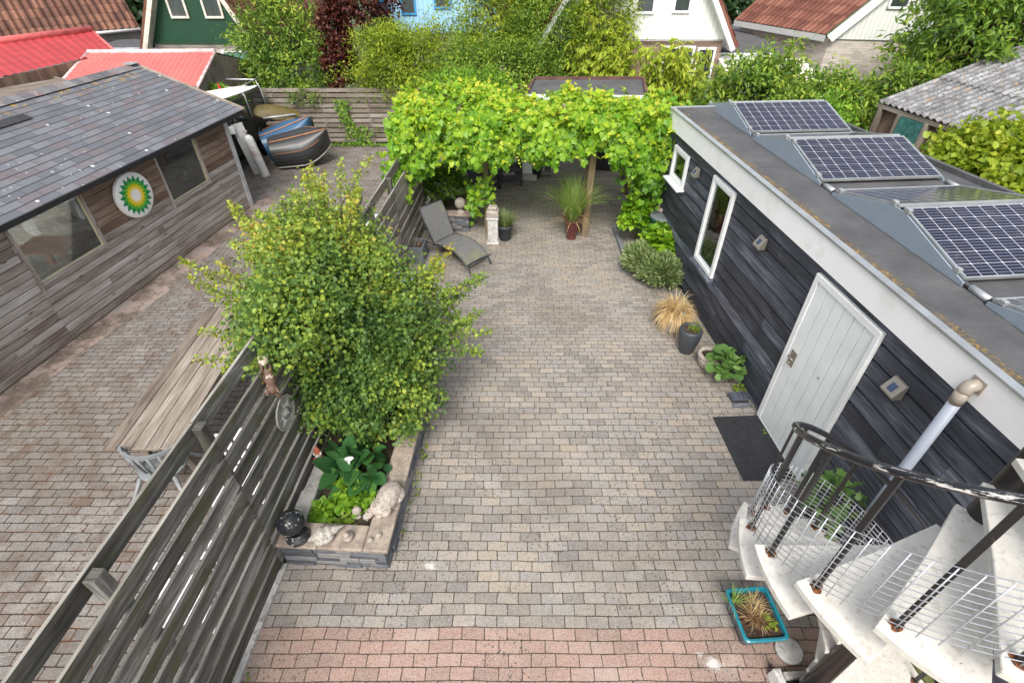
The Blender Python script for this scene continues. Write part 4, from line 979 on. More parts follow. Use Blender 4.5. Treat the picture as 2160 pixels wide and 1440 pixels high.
def spindle_chair(loc, rot, lab):
    t = thing('garden_chair', loc, lab, 'chair'); G = Matrix.Translation(loc) @ Matrix.Rotation(R(rot), 4, 'Z')
    b = MB(G); b.lathe([(.001, .43), (.2, .425), (.225, .435), (.23, .45), (.22, .46), (.001, .452)], (0, 0, 0), 28, sx=1.05); b.build('seat', GREYPL, t)
    b = MB(G); pts = []
    for k in range(15):
        a = math.radians(196+148*k/14); pts.append((.29*math.cos(a), .22*math.sin(a)+.03, .80))
    n = len(pts)
    b2 = MB(G)
    for k in range(n-1):
        p, q = Vector(pts[k]), Vector(pts[k+1]); nn = Vector((p.x, p.y, 0)).normalized(); nq = Vector((q.x, q.y, 0)).normalized()
        for (z0, z1, th) in ((0, .045, .012),):
            A = [p-nn*th, p+nn*th, q+nq*th, q-nq*th]
            lo = [tuple(v+Vector((0, 0, z0-.045))) for v in A]; hi = [tuple(v) for v in A]
            b.face(hi); b.face([lo[1], lo[0], lo[3], lo[2]]); b.face([lo[0], hi[0], hi[3], lo[3]]); b.face([lo[1], lo[2], hi[2], hi[1]])
    b.build('backrest_rail', GREYPL, t)
    for k in (0, 2, 4, 6, 8, 10, 12, 14):
        b = MB(G); p = Vector(pts[k]); s = Vector((p.x*.72, p.y*.72, .44)); b.tube([s, (s+p)/2+Vector((p.x*.05, p.y*.05, -.02)), p-Vector((0, 0, .03))], [.016, .014, .018], 8); b.build('spindle', GREYPL, t)
    for sx, sy in ((-1, -1), (1, -1), (-1, 1), (1, 1)):
        b = MB(G); b.tube([(sx*.17, sy*.15, .43), (sx*.25, sy*.26, .25), (sx*.40, sy*.44, 0)], [.026, .020, .014], 8); b.build('leg', GREYPL, t)
    return t
spindle_chair((-3.72, 3.46, 0), 3, 'grey spindle-back garden chair at the near end of the plank table')
WPL = simple('white_plastic', (.78, .78, .77), .35, var=.04, bump=0)
def monobloc(loc, rot, lab):
    t = thing('plastic_chair', loc, lab, 'chair', 'white plastic chairs behind the slatted fence'); G = Matrix.Translation(loc) @ Matrix.Rotation(R(rot), 4, 'Z')
    b = MB(G); b.box(-.22, .22, -.22, .22, .41, .435); b.build('seat', WPL, t, .01)
    b = MB(G)
    for k in range(5): b.box(-.21+k*.088, -.21+k*.088+.062, .21, .235, .435, .86, None, Matrix.Rotation(R(-6), 4, 'X'))
    b.box(-.23, .23, .205, .24, .80, .88, None, Matrix.Rotation(R(-6), 4, 'X')); b.build('backrest', WPL, t, .006)
    for s in (-1, 1):
        b = MB(G); b.box(s*.25-.03, s*.25+.03, -.22, .2, .62, .645); b.box(s*.25-.025, s*.25+.025, -.21, -.16, .42, .62); b.build('armrest', WPL, t, .006)
        for y in (-.2, .2):
            b = MB(G); b.tube([(s*.2, y*.9, .42), (s*.25, y*1.15, 0)], [.03, .02], 8); b.build('leg', WPL, t)
    return t
monobloc((-2.86, 3.25, 0), 20, 'white plastic chair behind the fence, opposite the black ball finial')
monobloc((-2.80, 2.05, 0), -75, 'white plastic chair behind the fence at the bottom left corner')
monobloc((-2.50, 1.15, 0), 160, 'white plastic chair lowest behind the fence, at the photo bottom edge')
# pale objects behind the bush
b = MB(frame(-2.72, 8.9, 10)); b.box(-.25, .25, -.6, .6, .45, .50); b.box(-.2, .2, -.5, -.4, 0, .45); b.box(-.2, .2, .4, .5, 0, .45); top('white_bench', b, WPL, 'small white bench in the alley behind the hawthorn top', 'bench', bevel=.01)
b = MB(frame(-1.86, 7.35, 12)); b.lathe([(.17, 0), (.21, .36), (.23, .36), (.23, .385), (.2, .385), (.165, .03), (.001, .03)], (0, 0, 0), 24); top('tub', b, simple('pale_blue_plastic', (.50, .62, .74), .4, var=.04, bump=0), 'pale blue plastic tub half hidden behind the hawthorn, by the fence', 'tub')
# ------------------------------------------------------------------ sun lounger
DG = simple('dark_frame', (.055, .06, .068), .45, .3, var=.1); 
def fabric():
    t = NT('sling_fabric'); uv = t.sep(t.coord('UV')); co = t.coord(); w = t.noise(t.comb(t.m('MULTIPLY', uv[0], 8.0), t.m('MULTIPLY', uv[1], 160.0)), 1, 3)
    c = t.ramp(w, [(.3, (.085, .085, .085)), (.7, (.17, .17, .165))]); c = t.mix(t.m('MULTIPLY', t.step(t.noise(co, 2.4, 4), .5, .68), .6), c, (.19, .19, .07)); return t.fin(c, .8)
SLING = fabric()
LM = frame(-1.27, 8.85, -152)   # local +y points towards the feet
t = thing('sun_lounger', (-1.0, 8.6, 0), 'dark grey sling sun lounger with raised back on the pavers', 'sun lounger')
W = .27
prof = [(0, .30), (.18, .345), (.38, .36), (.58, .33), (.74, .26), (.86, .16), (.94, .06), (.97, 0)]
LM = Matrix.Translation((-1.245, 8.79, 0)) @ Matrix.Rotation(R(-131), 4, 'Z')
# local x -> towards the feet after this frame change
LM = Matrix.Translation((-1.24, 8.78, 0)) @ Matrix.Rotation(math.atan2(8.24-8.78, -.60+1.24), 4, 'Z')
b = MB(LM)
for s in (-1, 1): b.tube([(x-.08, s*W, z) for x, z in prof], .016, 8)
b.build('frame', DG, t)
b = MB(LM); b.tube([(.86, -W, .12+.07), (.86, W, .19)], .012, 8); b.tube([(-.02, -W, .31), (-.02, W, .31)], .014, 8); b.tube([(-.35, -W, .30), (-.08, -W, .30)], .014, 8); b.tube([(-.35, W, .30), (-.08, W, .30)], .014, 8)
b.tube([(-.36, -W, .02), (-.3, -W, .3)], .014, 8); b.tube([(-.36, W, .02), (-.3, W, .3)], .014, 8); b.tube([(-.34, -W, .3), (-.34, W, .3)], .014, 8); b.build('leg', DG, t)
b = MB(LM)
sp = [(x-.08, z+.014) for x, z in prof[:6]]
b.grid(lambda u, v: (np.interp(u, np.linspace(0, 1, 6), [p[0] for p in sp]), (v-.5)*2*(W-.012), np.interp(u, np.linspace(0, 1, 6), [p[1] for p in sp]), v*.5, u), 20, 4)
b.build('seat_sling', SLING, t)
b = MB(LM); bk = [(-.06, .34), (-.20, .62), (-.36, .93)]
b.grid(lambda u, v: (np.interp(u, [0, .5, 1], [p[0] for p in bk]), (v-.5)*2*(W-.012), np.interp(u, [0, .5, 1], [p[1] for p in bk]), v*.5, u), 8, 4)
b.build('back_sling', SLING, t)
b = MB(LM)
for s in (-1, 1): b.tube([(x, s*W, z) for x, z in bk], .012, 8)
b.tube([(-.36, -W, .93), (-.36, W, .93)], .012, 8); b.tube([(-.2, .2, .6), (-.4, .2, .3)], .009, 6); b.build('back_frame', DG, t)
# divided fibre-cement trough
T = frame(-1.80, 8.62, -4); t = thing('concrete_trough', (-1.80, 8.62, 0), 'grey divided concrete trough with dead plants beside the lounger', 'planter'); GC = simple('grey_fibre_cement', (.15, .16, .17), .7, var=.15)
b = MB(T); b.box(-.17, .17, -.2, -.18, 0, .34); b.box(-.17, .17, .18, .2, 0, .34); b.box(-.17, -.15, -.18, .18, 0, .34); b.box(.15, .17, -.18, .18, 0, .34); b.box(-.01, .01, -.18, .18, 0, .335); b.build('trough', GC, t, .003)
b = MB(T); b.box(-.149, -.011, -.179, .179, .2, .27); b.box(.011, .149, -.179, .179, .2, .27); b.build('soil', EARTH, t)
grass_tuft('x', '', T @ Vector((0, 0, .27)), 40, .12, 1.2, .002, L_STRAW, kind='part', pot=t, part='dead_stalks', r0=.13)
# ------------------------------------------------------------------ second slate planter with shrub and ball
T = frame(-1.83, 9.80, -3.3); pl2 = thing('stone_planter', (-1.3, 10.3, 0), 'smaller stacked slate planter with stone ball under the vine, behind the lounger', 'planter')
b = MB(T); stones(b, 0, .95, 0, .16, 0, .33, 'x'); stones(b, .80, .96, .17, 1.25, 0, .33, 'y'); b.build('wall', SLATE, pl2, .005)
b = MB(T); b.box(-.02, .50, -.02, .2, .333, .375); b.box(.505, 1.0, -.02, .2, .333, .377)
for k in range(3): b.box(.78, 1.0, .205+k*.36, .56+k*.36, .333, .377)
b.build('coping', COPING, pl2, .006)
b = MB(T); b.box(.0, .8, .16, 1.25, .1, .3); b.build('soil', EARTH, pl2)
o = T @ Vector((.78, .1, .378)); t = thing('ball_finial', o, 'round beige stone ball on the corner of the planter under the vine', 'ornament')
b = MB(Matrix.Translation(o)); b.lathe([(.085, 0), (.085, .03), (.045, .05), (.04, .09)], (0, 0, 0), 20); b.build('foot', CASTSTONE, t)
b = MB(Matrix.Translation(o)); b.sphere((0, 0, .195), .115, n=28, m=18); b.build('ball', CASTSTONE, t)
b = MB(Matrix.Translation(T @ Vector((.38, .08, .378)))); b.lathe([(.04, 0), (.045, .04), (.025, .12), (.03, .15), (.02, .2), (.001, .22)], (0, 0, 0), 14); b.sphere((0, 0, .25), .03, .03, .035, 12, 8); top('statuette', b, CASTSTONE, 'slim pale statuette on the planter between the lounger and the stone ball', 'ornament')
blob_plant('leafy_shrub', 'dense dark green shrub in the slate planter under the vine', (-1.42, 10.4, .75), (.55, .5, .52), L_MID, 1500, .085, 'oval', .7, 'shrub', (-1.42, 10.35, .3), 16, rlo=.0)
# ------------------------------------------------------------------ pergola
t = thing('pergola', (0, 9.7, 0), 'rough timber pergola carrying the grape vine across the yard', 'pergola')
def post(x, y, h, w=.055, lean=(0, 0)):
    b = MB(); b.box(-w, w, -w, w, 0, h, None, Matrix.Translation((x, y, 0)) @ Matrix.Rotation(R(lean[0]), 4, 'X') @ Matrix.Rotation(R(lean[1]), 4, 'Y')); b.build('post', RAILWOOD, t, .006)
post(-.50, 9.66, 2.15, .045); post(1.47, 9.58, 2.15, .06, (0, 1.2)); post(1.40, 9.72, 2.15, .035, (0, 2)); post(-2.0, 10.4, 2.15, .08, (0, -3)); post(3.0, 9.6, 2.15, .05); post(-2.0, 12.4, 2.1)
b = MB()
for y in (9.62, 10.6, 11.6): b.box(-2.15, 3.1 if y < 11 else .1, y-.03, y+.03, 2.08, 2.18)
for x in (-2.0, -1.0, 0, 1.0, 2.0, 3.0): b.box(x-.025, x+.025, 9.4, 12.0 if x < .2 else 10.7, 2.185, 2.25)
b.build('beam', RAILWOOD, t)
# ------------------------------------------------------------------ grape vine over the pergola
vt = thing('grape_vine', (2.95, 9.75, 0), 'bright yellow-green grape vine sprawling over the pergola', 'vine')
def zlow(x): return np.interp(x, [-2.4, -2.1, -1.7, -1.2, -.6, -.3, .3, .9, 1.2, 1.6, 2.0, 2.3, 2.6, 3.05], [1.3, 1.12, 1.45, 1.62, 1.56, 1.68, 1.62, 1.68, 1.82, 1.8, 1.62, 1.32, 1.1, 1.05])
def ymax(x): return np.interp(x, [-2.4, -2, 0, .4, 1.0, 3.2], [12.2, 12.4, 12.2, 11.4, 11.35, 11.2])
PS = []; DS = []; NS = []; SS = []; RS = []
n = 7000; x = rng.uniform(-2.15, 3.1, n); zl = zlow(x)+.10*np.sin(x*9)+.06*np.sin(x*23)
z = zl+(2.38-zl)*rng.random(n)**.85; y = 9.22+.14*np.sin(x*5+z*4)+.10*np.sin(x*13-z*7)+rng.normal(size=n)*.10+.22*np.clip((z-1.9)/.5, 0, 1)
PS.append(np.c_[x, y, z]); DS.append(np.c_[rng.normal(size=n)*.45, -.35+rng.normal(size=n)*.25, -.9+rng.normal(size=n)*.3]); NS.append(np.c_[rng.normal(size=n)*.45, -1+rng.normal(size=n)*.3, .55+rng.normal(size=n)*.35])
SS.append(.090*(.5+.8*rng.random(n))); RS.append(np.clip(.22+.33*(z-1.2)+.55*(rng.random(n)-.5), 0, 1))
n = 9500; x = rng.uniform(-2.2, 3.15, n); ym = ymax(x); y = 9.2+(ym-9.2)*rng.random(n); bump_ = .10*np.sin(x*3.3+y*2)+.08*np.sin(x*7.1-y*4.5)+.05*np.sin(x*15+y*11)
z = 2.30+bump_+rng.normal(size=n)*.06-.05*(y-9.2)
PS.append(np.c_[x, y, z]); DS.append(np.c_[rng.normal(size=n), -.3+rng.normal(size=n), -.35+rng.normal(size=n)*.4]); NS.append(np.c_[rng.normal(size=n)*.45, -.3+rng.normal(size=n)*.4, np.ones(n)])
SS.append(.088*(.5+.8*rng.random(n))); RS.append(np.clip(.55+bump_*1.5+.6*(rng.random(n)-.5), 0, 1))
# side curtain at the right by the black wall, left end and hanging tendrils
for (cx, cy, cz, rx, ry, rz, n) in ((2.55, 9.5, 1.45, .38, .35, .55, 900), (2.7, 9.8, 1.15, .25, .25, .2, 120), (-2.02, 9.1, 1.5, .20, .3, .36, 380), (-.52, 9.55, 1.0, .16, .14, .35, 90), (-.75, 9.6, .75, .14, .12, .3, 60), (3.05, 9.9, 1.9, .25, .7, .5, 500)):
    P = np.array([cx, cy, cz])+rng.normal(size=(n, 3))*np.array([rx, ry, rz])*.55; o = unit(P-np.array([cx, cy+.3, cz]))
    PS.append(P); DS.append(np.c_[rng.normal(size=n)*.5, -.3+rng.normal(size=n)*.4, -.8+rng.normal(size=n)*.4]); NS.append(o*.5+np.c_[rng.normal(size=n)*.3, -.7*np.ones(n), .6*np.ones(n)]); SS.append(.10*(.5+.7*rng.random(n))); RS.append(np.clip(.1+.9*rng.random(n)*.8, 0, 1))
# young shoots sticking up and out
b = MB()
for k in range(150):
    x0 = random.uniform(-2.15, 3.1); y0 = random.uniform(9.0, float(ymax(x0))); fr_ = random.random() < .45
    p = Vector((x0, 9.05 if fr_ else y0, random.uniform(1.7, 2.3) if fr_ else 2.32)); v = Vector((random.uniform(-1, 1), random.uniform(-1.2, .2), random.uniform(-.3, .5) if fr_ else random.uniform(.5, 1.4))).normalized()
    L = random.uniform(.15, .42); pts = [p+v*L*f+Vector((0, 0, -.25*L*f*f)) for f in (0, .33, .66, 1)]; b.tube(pts, [.005, .004, .003, .002], 4, .8)
    for f in (.4, .55, .7, .85, 1.0):
        q = p+v*L*f+Vector((0, 0, -.25*L*f*f)); PS.append(np.array([q])); DS.append(rng.normal(size=(1, 3))+np.array([v])*.8); NS.append(np.array([[0, -.3, 1.0]])+rng.normal(size=(1, 3))*.3); SS.append(np.array([.085*(1.25-f)*random.uniform(.8, 1.2)])); RS.append(np.array([random.uniform(.7, 1)]))
tag(b.build('young_shoots', L_BRIGHT, vt), kind='stuff')
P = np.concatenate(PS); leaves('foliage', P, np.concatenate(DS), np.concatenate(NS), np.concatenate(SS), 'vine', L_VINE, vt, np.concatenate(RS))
b = MB(); b.tube([(2.95, 9.75, 0), (2.88, 9.7, .5), (2.98, 9.65, 1.0), (2.85, 9.6, 1.6), (2.6, 9.65, 2.12), (1.2, 9.63, 2.2), (-.6, 9.66, 2.18), (-2, 9.7, 2.2)], [.045, .04, .035, .035, .03, .025, .02, .012], 8)
b.tube([(3.02, 9.72, 0), (3.06, 9.72, .7), (3.0, 9.7, 1.5), (2.7, 10.2, 2.2), (1, 10.5, 2.24)], [.03, .028, .025, .02, .01], 7)
b.tube([(1.42, 9.55, 1.95), (1.25, 9.45, 1.85), (1.1, 9.42, 1.72)], [.012, .009, .005], 5); b.build('stem', BARK, vt)
# hanging glass bottle
b = MB(); b.lathe([(.001, 0), (.03, .005), (.032, .07), (.012, .1), (.012, .13)], (1.33, 9.5, 1.48), 12); b.tube([(1.33, 9.5, 1.6), (1.33, 9.55, 2.1)], .002, 4); top('hanging_bottle', b, simple('clear_glass', (.5, .55, .55), .1), 'small clear glass bottle hanging beside the pergola post', 'bottle')
# ------------------------------------------------------------------ stone pedestal, pots in the middle
T = frame(-.37, 9.28, -4); t = thing('stone_pedestal', (-.37, 9.28, 0), 'pale square stone pedestal beside the thin pergola post', 'pedestal')
b = MB(T); b.box(-.12, .12, -.12, .12, 0, .05); b.box(-.10, .10, -.10, .10, .05, .52); b.box(-.115, .115, -.115, .115, .52, .57); b.build('body', PALECONC, t, .01)
b = MB(T); b.box(-.115, .115, -.11, .115, .571, .70); b.box(-.09, .09, -.06, .10, .70, .76); b.build('cap', CASTSTONE, t, .02)
def pot(prof, c, mat, name, lab, cat='plant pot', wall=.018, soilz=-.03, n=28, group=None, sx=1, sy=1):
    t = thing(name, c, lab, cat, group); b = MB(Matrix.Translation(c)); r1, h = prof[-1]
    b.lathe([(.001, 0)]+list(prof)+[(r1-wall, h), (r1-wall-.005, h+soilz-.02)], (0, 0, 0), n, sx=sx, sy=sy); b.build('pot', mat, t)
    b = MB(Matrix.Translation(c)); b.lathe([(.001, h+soilz+.012), (r1*.5, h+soilz+.015), (r1-wall-.002, h+soilz)], (0, 0, 0), n, sx=sx, sy=sy); b.build('soil', EARTH, t); return t
DGP = simple('dark_grey_pot', (.045, .05, .058), .5, var=.1, scale=3, bump=.05)
t = pot([(.10, 0), (.11, .01), (.145, .26), (.155, .265), (.155, .32)], (-.14, 9.42, 0), DGP, 'lavender_pot', 'dark grey pot of lavender beside the stone pedestal')
grass_tuft('x', '', (-.14, 9.42, .29), 700, .36, 1.0, .0035, L_GREY, kind='part', pot=t, part='lavender', droop=.15, r0=.1, seg=3)
REDG = chips('red_glaze', (.10, .028, .025), (.05, .02, .02), 8, .6, .15)
t = pot([(.095, 0), (.10, .03), (.08, .05), (.10, .1), (.155, .33), (.165, .40), (.18, .42)], (1.20, 9.46, 0), REDG, 'grass_pot', 'dark red glazed pot with tall ornamental grass by the pergola post')
grass_tuft('x', '', (1.20, 9.46, .40), 480, 1.0, .52, .008, L_GRASS, kind='part', pot=t, part='ornamental_grass', droop=.9, r0=.1, seg=8)
grass_tuft('x', '', (1.20, 9.46, .38), 90, .6, 1.2, .004, L_STRAW, kind='part', pot=t, part='dry_blades', droop=1.4, r0=.12, seg=7)
# ------------------------------------------------------------------ terrace furniture beyond the vine
RAT = simple('rattan_weave', (.035, .038, .045), .6, var=.35, scale=60, bump=.8, bs=180)
def rattan(loc, rot, lab):
    t = thing('rattan_chair', loc, lab, 'armchair', 'dark rattan armchairs under the vine'); G = Matrix.Translation(loc) @ Matrix.Rotation(R(rot), 4, 'Z')
    b = MB(G); b.prism([(-.27, -.27), (.27, -.27), (.25, .27), (-.25, .27)], .36, .42); b.build('seat', RAT, t, .015)
    b = MB(G); b.prism([(-.28, .14), (.28, .14), (.26, .40), (.12, .3), (-.12, .3), (-.26, .40)][::-1], -.285, -.27, None, 'y'); b.build('front_skirt', RAT, t)
    for s in (-1, 1):
        b = MB(G); b.prism([(-.29, 0), (-.26, 0), (-.2, .25), (.2, .25), (.26, 0), (.29, 0), (.28, .62), (-.28, .62)], s*.285-.02, s*.285+.02, None, 'x'); b.build('arm', RAT, t, .008)
    b = MB(G); b.box(-.29, .29, .25, .29, .25, .88, None, Matrix.Rotation(R(-6), 4, 'X')); b.build('backrest', RAT, t, .01); return t
rattan((-.10, 12.35, 0), 10, 'dark rattan armchair farther from the camera, beside the white cabinet')
rattan((-.62, 11.75, 0), 75, 'dark rattan armchair half behind the thin pergola post')
b = MB(); b.box(.05, .5, 12.65, 13.05, .12, .52); b.box(.02, .53, 12.62, 13.08, .521, .545); top('white_cabinet', b, WHITE, 'small white cabinet beside the farther rattan armchair', 'cabinet', bevel=.006)
b = MB(); b.box(.05, .62, 12.5, 12.62, 0, .11); b.box(.05, .6, 12.65, 13.05, .0, .1); top('concrete_slab', b, PALECONC, 'pale concrete block in front of the white cabinet', 'block', bevel=.008)
t = pot([(.10, 0), (.145, .26), (.155, .26), (.155, .30)], (.62, 12.75, 0), DGP, 'terrace_pot', 'dark pot with reddish plant right of the white cabinet')
grass_tuft('x', '', (.62, 12.75, .28), 40, .3, .7, .012, L_RED, kind='part', pot=t, part='red_plant', droop=.5)
b = MB(); stones(b, .82, .98, 12.75, 12.95, 0, .6, 'x'); top('stone_pillar', b, SLATE, 'short stacked-stone pillar right of the dark terrace pot', 'pillar')
b = MB(frame(2.55, 13.4, -12)); b.prism([(-.40, -.25), (.40, -.25), (.36, .25), (-.36, .25)], 0, .50); b.box(-.42, .42, -.27, .27, .505, .56); top('storage_box', b, BLACKPL, 'black covered box on the terrace below the right part of the vine', 'storage box', bevel=.03)
t = pot([(.12, 0), (.16, .25), (.165, .3)], (2.86, 12.55, 0), simple('mid_grey_pot', (.16, .16, .17), .6), 'grey_pot', 'mid grey empty pot near the black covered box')
# rain barrel
t = thing('rain_barrel', (2.98, 8.95, 0), 'dark green plastic rain barrel with bricks on its lid by the black wall', 'barrel'); GP = simple('dark_green_plastic', (.006, .055, .04), .35, var=.15, bump=.03)
BC = (2.88, 9.0, 0)
b = MB(Matrix.Translation(BC)); b.lathe([(.23, 0), (.26, .1), (.28, .45), (.27, .62), (.29, .64), (.29, .69), (.27, .7)], (0, 0, 0), 32); b.build('barrel', GP, t)
b = MB(Matrix.Translation(BC)); b.lathe([(.29, .70), (.27, .735), (.22, .75), (.001, .75)], (0, 0, 0), 32); b.build('lid', simple('grey_green_lid', (.12, .14, .14), .5), t)
b = MB(Matrix.Translation(BC)); b.tube([(-.2, -.2, .62), (-.28, -.2, .4), (-.22, -.26, .2)], .014, 8); b.build('hose', BLACKPL, t)
b = MB(Matrix.Translation(BC) @ Matrix.Rotation(R(25), 4, 'Z')); b.box(-.02, .19, -.1, 0, .755, .82); top('brick', b, CONC, 'pale brown brick lying on the rain barrel lid', 'brick', bevel=.006)
b = MB(Matrix.Translation(BC) @ Matrix.Rotation(R(-15), 4, 'Z')); b.lathe([(.06, .755), (.11, .76), (.12, .80), (.09, .835), (.05, .83), (.04, .78)], (-.08, .09, 0), 16); top('stone_ring', b, CASTSTONE, 'round pale stone ring lying on the rain barrel lid behind the brick', 'stone')
# shrubs along the wall
blob_plant('vine_shrub', 'yellow-green lobed shrub in front of the green rain barrel', (2.72, 8.45, .45), (.36, .40, .38), L_VINE, 380, .12, 'vine', .8, 'shrub', (2.85, 8.5, 0), 14, rlo=.15)
blob_plant('vine_shrub', 'yellow-green lobed shrub left of the rain barrel, below the vine curtain', (2.42, 9.3, .55), (.30, .35, .50), L_VINE, 420, .115, 'vine', .8, 'shrub', (2.5, 9.35, 0), 14, rlo=.15)
t = thing('lavender_bush', (2.62, 7.72, 0), 'grey-green rounded lavender bush on the pavers by the tall window', 'shrub')
_P = []; _D = []
for (c_, ra, n) in (((2.62, 7.80, .18), (.40, .38, .34), 5200), ((2.30, 8.15, .22), (.30, .38, .32), 3200)):
    d = unit(rng.normal(size=(n, 3))); d[:, 2] = np.abs(d[:, 2])-.12; _P.append(np.array(c_)+d*np.array(ra)*(.55+.5*rng.random((n, 1))*(1+.15*np.sin(d[:, :1]*9)))); _D.append(d+np.array([-.25, 0, .35])+rng.normal(size=(n, 3))*.25)
_P = np.concatenate(_P); _D = np.concatenate(_D); n = len(_P)
leaves('foliage', _P, _D, rng.normal(size=(n, 3))*.6+np.array([0, -.4, .8]), .085*(.5+.8*rng.random(n)), 'lance', L_GREY, t, rng.random(n))
b = MB(); b.box(2.1, 2.18, 8.2, 9.9, 0, .08); tag(b.build('kerb', GC), kind='structure')
L_MALLOW = leafmat('mallow_leaf', [(0, (.07, .16, .04)), (.5, (.16, .30, .075)), (1, (.32, .46, .14))], .35)
# pots in front of the wall
PALEPOT = simple('pale_clay_pot', (.50, .465, .42), .75, var=.18, scale=6, bump=.3, dirt=(.35, .32, .28))
t = pot([(.15, 0), (.16, .02), (.175, .17), (.20, .19), (.20, .27)], (2.52, 6.47, 0), PALEPOT, 'straw_grass_pot', 'pale round pot with a mop of dry straw-coloured grass')
grass_tuft('x', '', (2.52, 6.47, .25), 900, .42, 1.35, .0055, L_STRAW, kind='part', pot=t, part='dry_grass', droop=1.7, r0=.12, seg=8)
b = MB(Matrix.Translation((2.60, 6.33, .3))); b.box(-.015, .015, -.002, .002, -.05, .09); b.build('plant_label', simple('teal_label', (.1, .25, .25), .5), t)
t = pot([(.085, 0), (.10, .02), (.155, .26), (.165, .40), (.15, .43)], (2.58, 5.87, 0), DGP, 'herb_pot', 'tall dark blue-grey pot with a small herb in dry soil', wall=.022, soilz=-.05)
b = MB(); 
grass_tuft('x', '', (2.62, 5.86, .37), 130, .13, 1.1, .0035, L_MID, kind='part', pot=t, part='herb', droop=.3, r0=.06, seg=3)
grass_tuft('x', '', (2.55, 5.87, .37), 60, .06, 1.4, .004, L_STRAW, kind='part', pot=t, part='straw_mulch', droop=.3, r0=.10, seg=3)
t = thing('stone_urn', (2.80, 5.58, 0), 'weathered round stone urn with a thick rim beside the mallow', 'urn')
b = MB(Matrix.Translation((2.80, 5.56, 0))); b.lathe([(.10, 0), (.13, .03), (.15, .14), (.14, .2)], (0, 0, 0), 24); b.build('bowl', CASTSTONE, t)
b = MB(Matrix.Translation((2.80, 5.56, .2))); R0, r0 = .135, .03
b.lathe([(R0+r0*math.cos(a), r0*math.sin(a)) for a in np.linspace(0, 2*math.pi, 13)], (0, 0, 0), 28); b.build('rim', CASTSTONE, t)
b = MB(Matrix.Translation((2.80, 5.56, 0))); b.lathe([(.001, .15), (.13, .15)], (0, 0, 0), 20); b.build('soil', EARTH, t)
blob_plant('mallow_plant', 'mallow with large round scalloped leaves at the foot of the black wall', (2.96, 5.30, .23), (.27, .27, .26), L_MALLOW, 75, .125, 'round', 1.1, 'plant', (3.03, 5.33, 0), 16, rlo=.1)
blob_plant('wall_weed', 'low weed on the pavers between the mallow and the boot scraper', (3.08, 5.05, .04), (.08, .08, .05), L_MID, 40, .04, 'oval', 1, 'plant', None, 3, rlo=.3)
# hollyhock behind the stair railing
t = pot([(.13, 0), (.15, .02), (.17, .2), (.185, .2), (.185, .26)], (3.04, 2.95, 0), PALEPOT, 'hollyhock_pot', 'pale pot at the wall foot behind the stair railing')
blob_plant('hollyhock', 'tall broad-leaved green hollyhock behind the spiral stair railing', (3.04, 2.90, .62), (.24, .28, .48), L_MALLOW, 80, .12, 'lobed', 1.0, 'plant', (3.05, 2.93, .24), 18, rlo=.1)
# ------------------------------------------------------------------ spiral stair
CX, CY = 2.37, 1.47; DA = 19.2; A0 = 137.0; Z0 = 1.70; DZ = .225
st = thing('spiral_staircase', (CX, CY, 0), 'white spiral staircase with black handrail and wire mesh railing', 'staircase')
b = MB(); b.tube([(CX, CY, .0), (CX, CY, 5.1)], .068, 24); b.lathe([(.13, 0), (.13, .012), (.07, .012)], (CX, CY, 0), 24); b.build('column', COLUMN, st)
KS = range(-7, 10)
def hp(a, z, r=.91): return Vector((CX+r*math.cos(R(a)), CY+r*math.sin(R(a)), z))
for k in KS:
    a = A0+DA*k; z = Z0+DZ*k; a1 = a+DA+3.0
    cs = lambda r, an, off=0: (CX+r*math.cos(R(an))-off*math.sin(R(an)), CY+r*math.sin(R(an))+off*math.cos(R(an)))
    outer = [cs(.985, a-1.5+(a1-a+1.5)*i/7) for i in range(8)]
    poly = [cs(.03, a, -.105)]+[cs(.5, a, -.055)]+outer+[cs(.5, a1, .03)]+[cs(.03, a1, .085)]
    b = MB(); b.prism(poly, z-.042, z, .5); tr_ = b.build('tread', TREAD, st, .004)
    p0, p1 = hp(a+1.5, z), hp(a+1.5, z+.885)
    b = MB(Matrix.Translation((p0.x, p0.y, 0)) @ Matrix.Rotation(R(a), 4, 'Z')); b.box(-.008, .008, -.0135, .0135, z+.001, z+.885); bal = b.build('baluster', BLACKMETAL, st)
    b = MB(); rs = [.032*random.uniform(.7, 1.25) for _ in range(14)]
    b.face([(p0.x+rs[i]*math.cos(i*math.pi/7), p0.y+rs[i]*math.sin(i*math.pi/7), z+.0025) for i in range(14)]); b.build('rust_stain', RUST, bal)
b = MB(); pts = [hp(A0+DA*k+1.5, Z0+DZ*k+.90) for k in np.arange(-7, 9.01, .2)]; b.tube(pts, .020, 12)
b.build('handrail', RAIL, st)
for k in range(-5, 8):
    b = MB()
    for j in range(12):
        zo = .03+j*.043; rj = .925
        b.tube([hp(A0+DA*(k+f)+1.5, Z0+DZ*(k+f)+zo+random.uniform(-.002, .002), rj) for f in (0, .17, .33, .5, .67, .83, 1)], .0026, 5, cap=False)
    for i in range(5):
        f = i/5
        b.tube([hp(A0+DA*(k+f)+1.5, Z0+DZ*(k+f)+.0, .930), hp(A0+DA*(k+f)+1.5, Z0+DZ*(k+f)+.03+.043*11, .930)], .0030, 5)
    b.build('wire_mesh', WIRE, st)
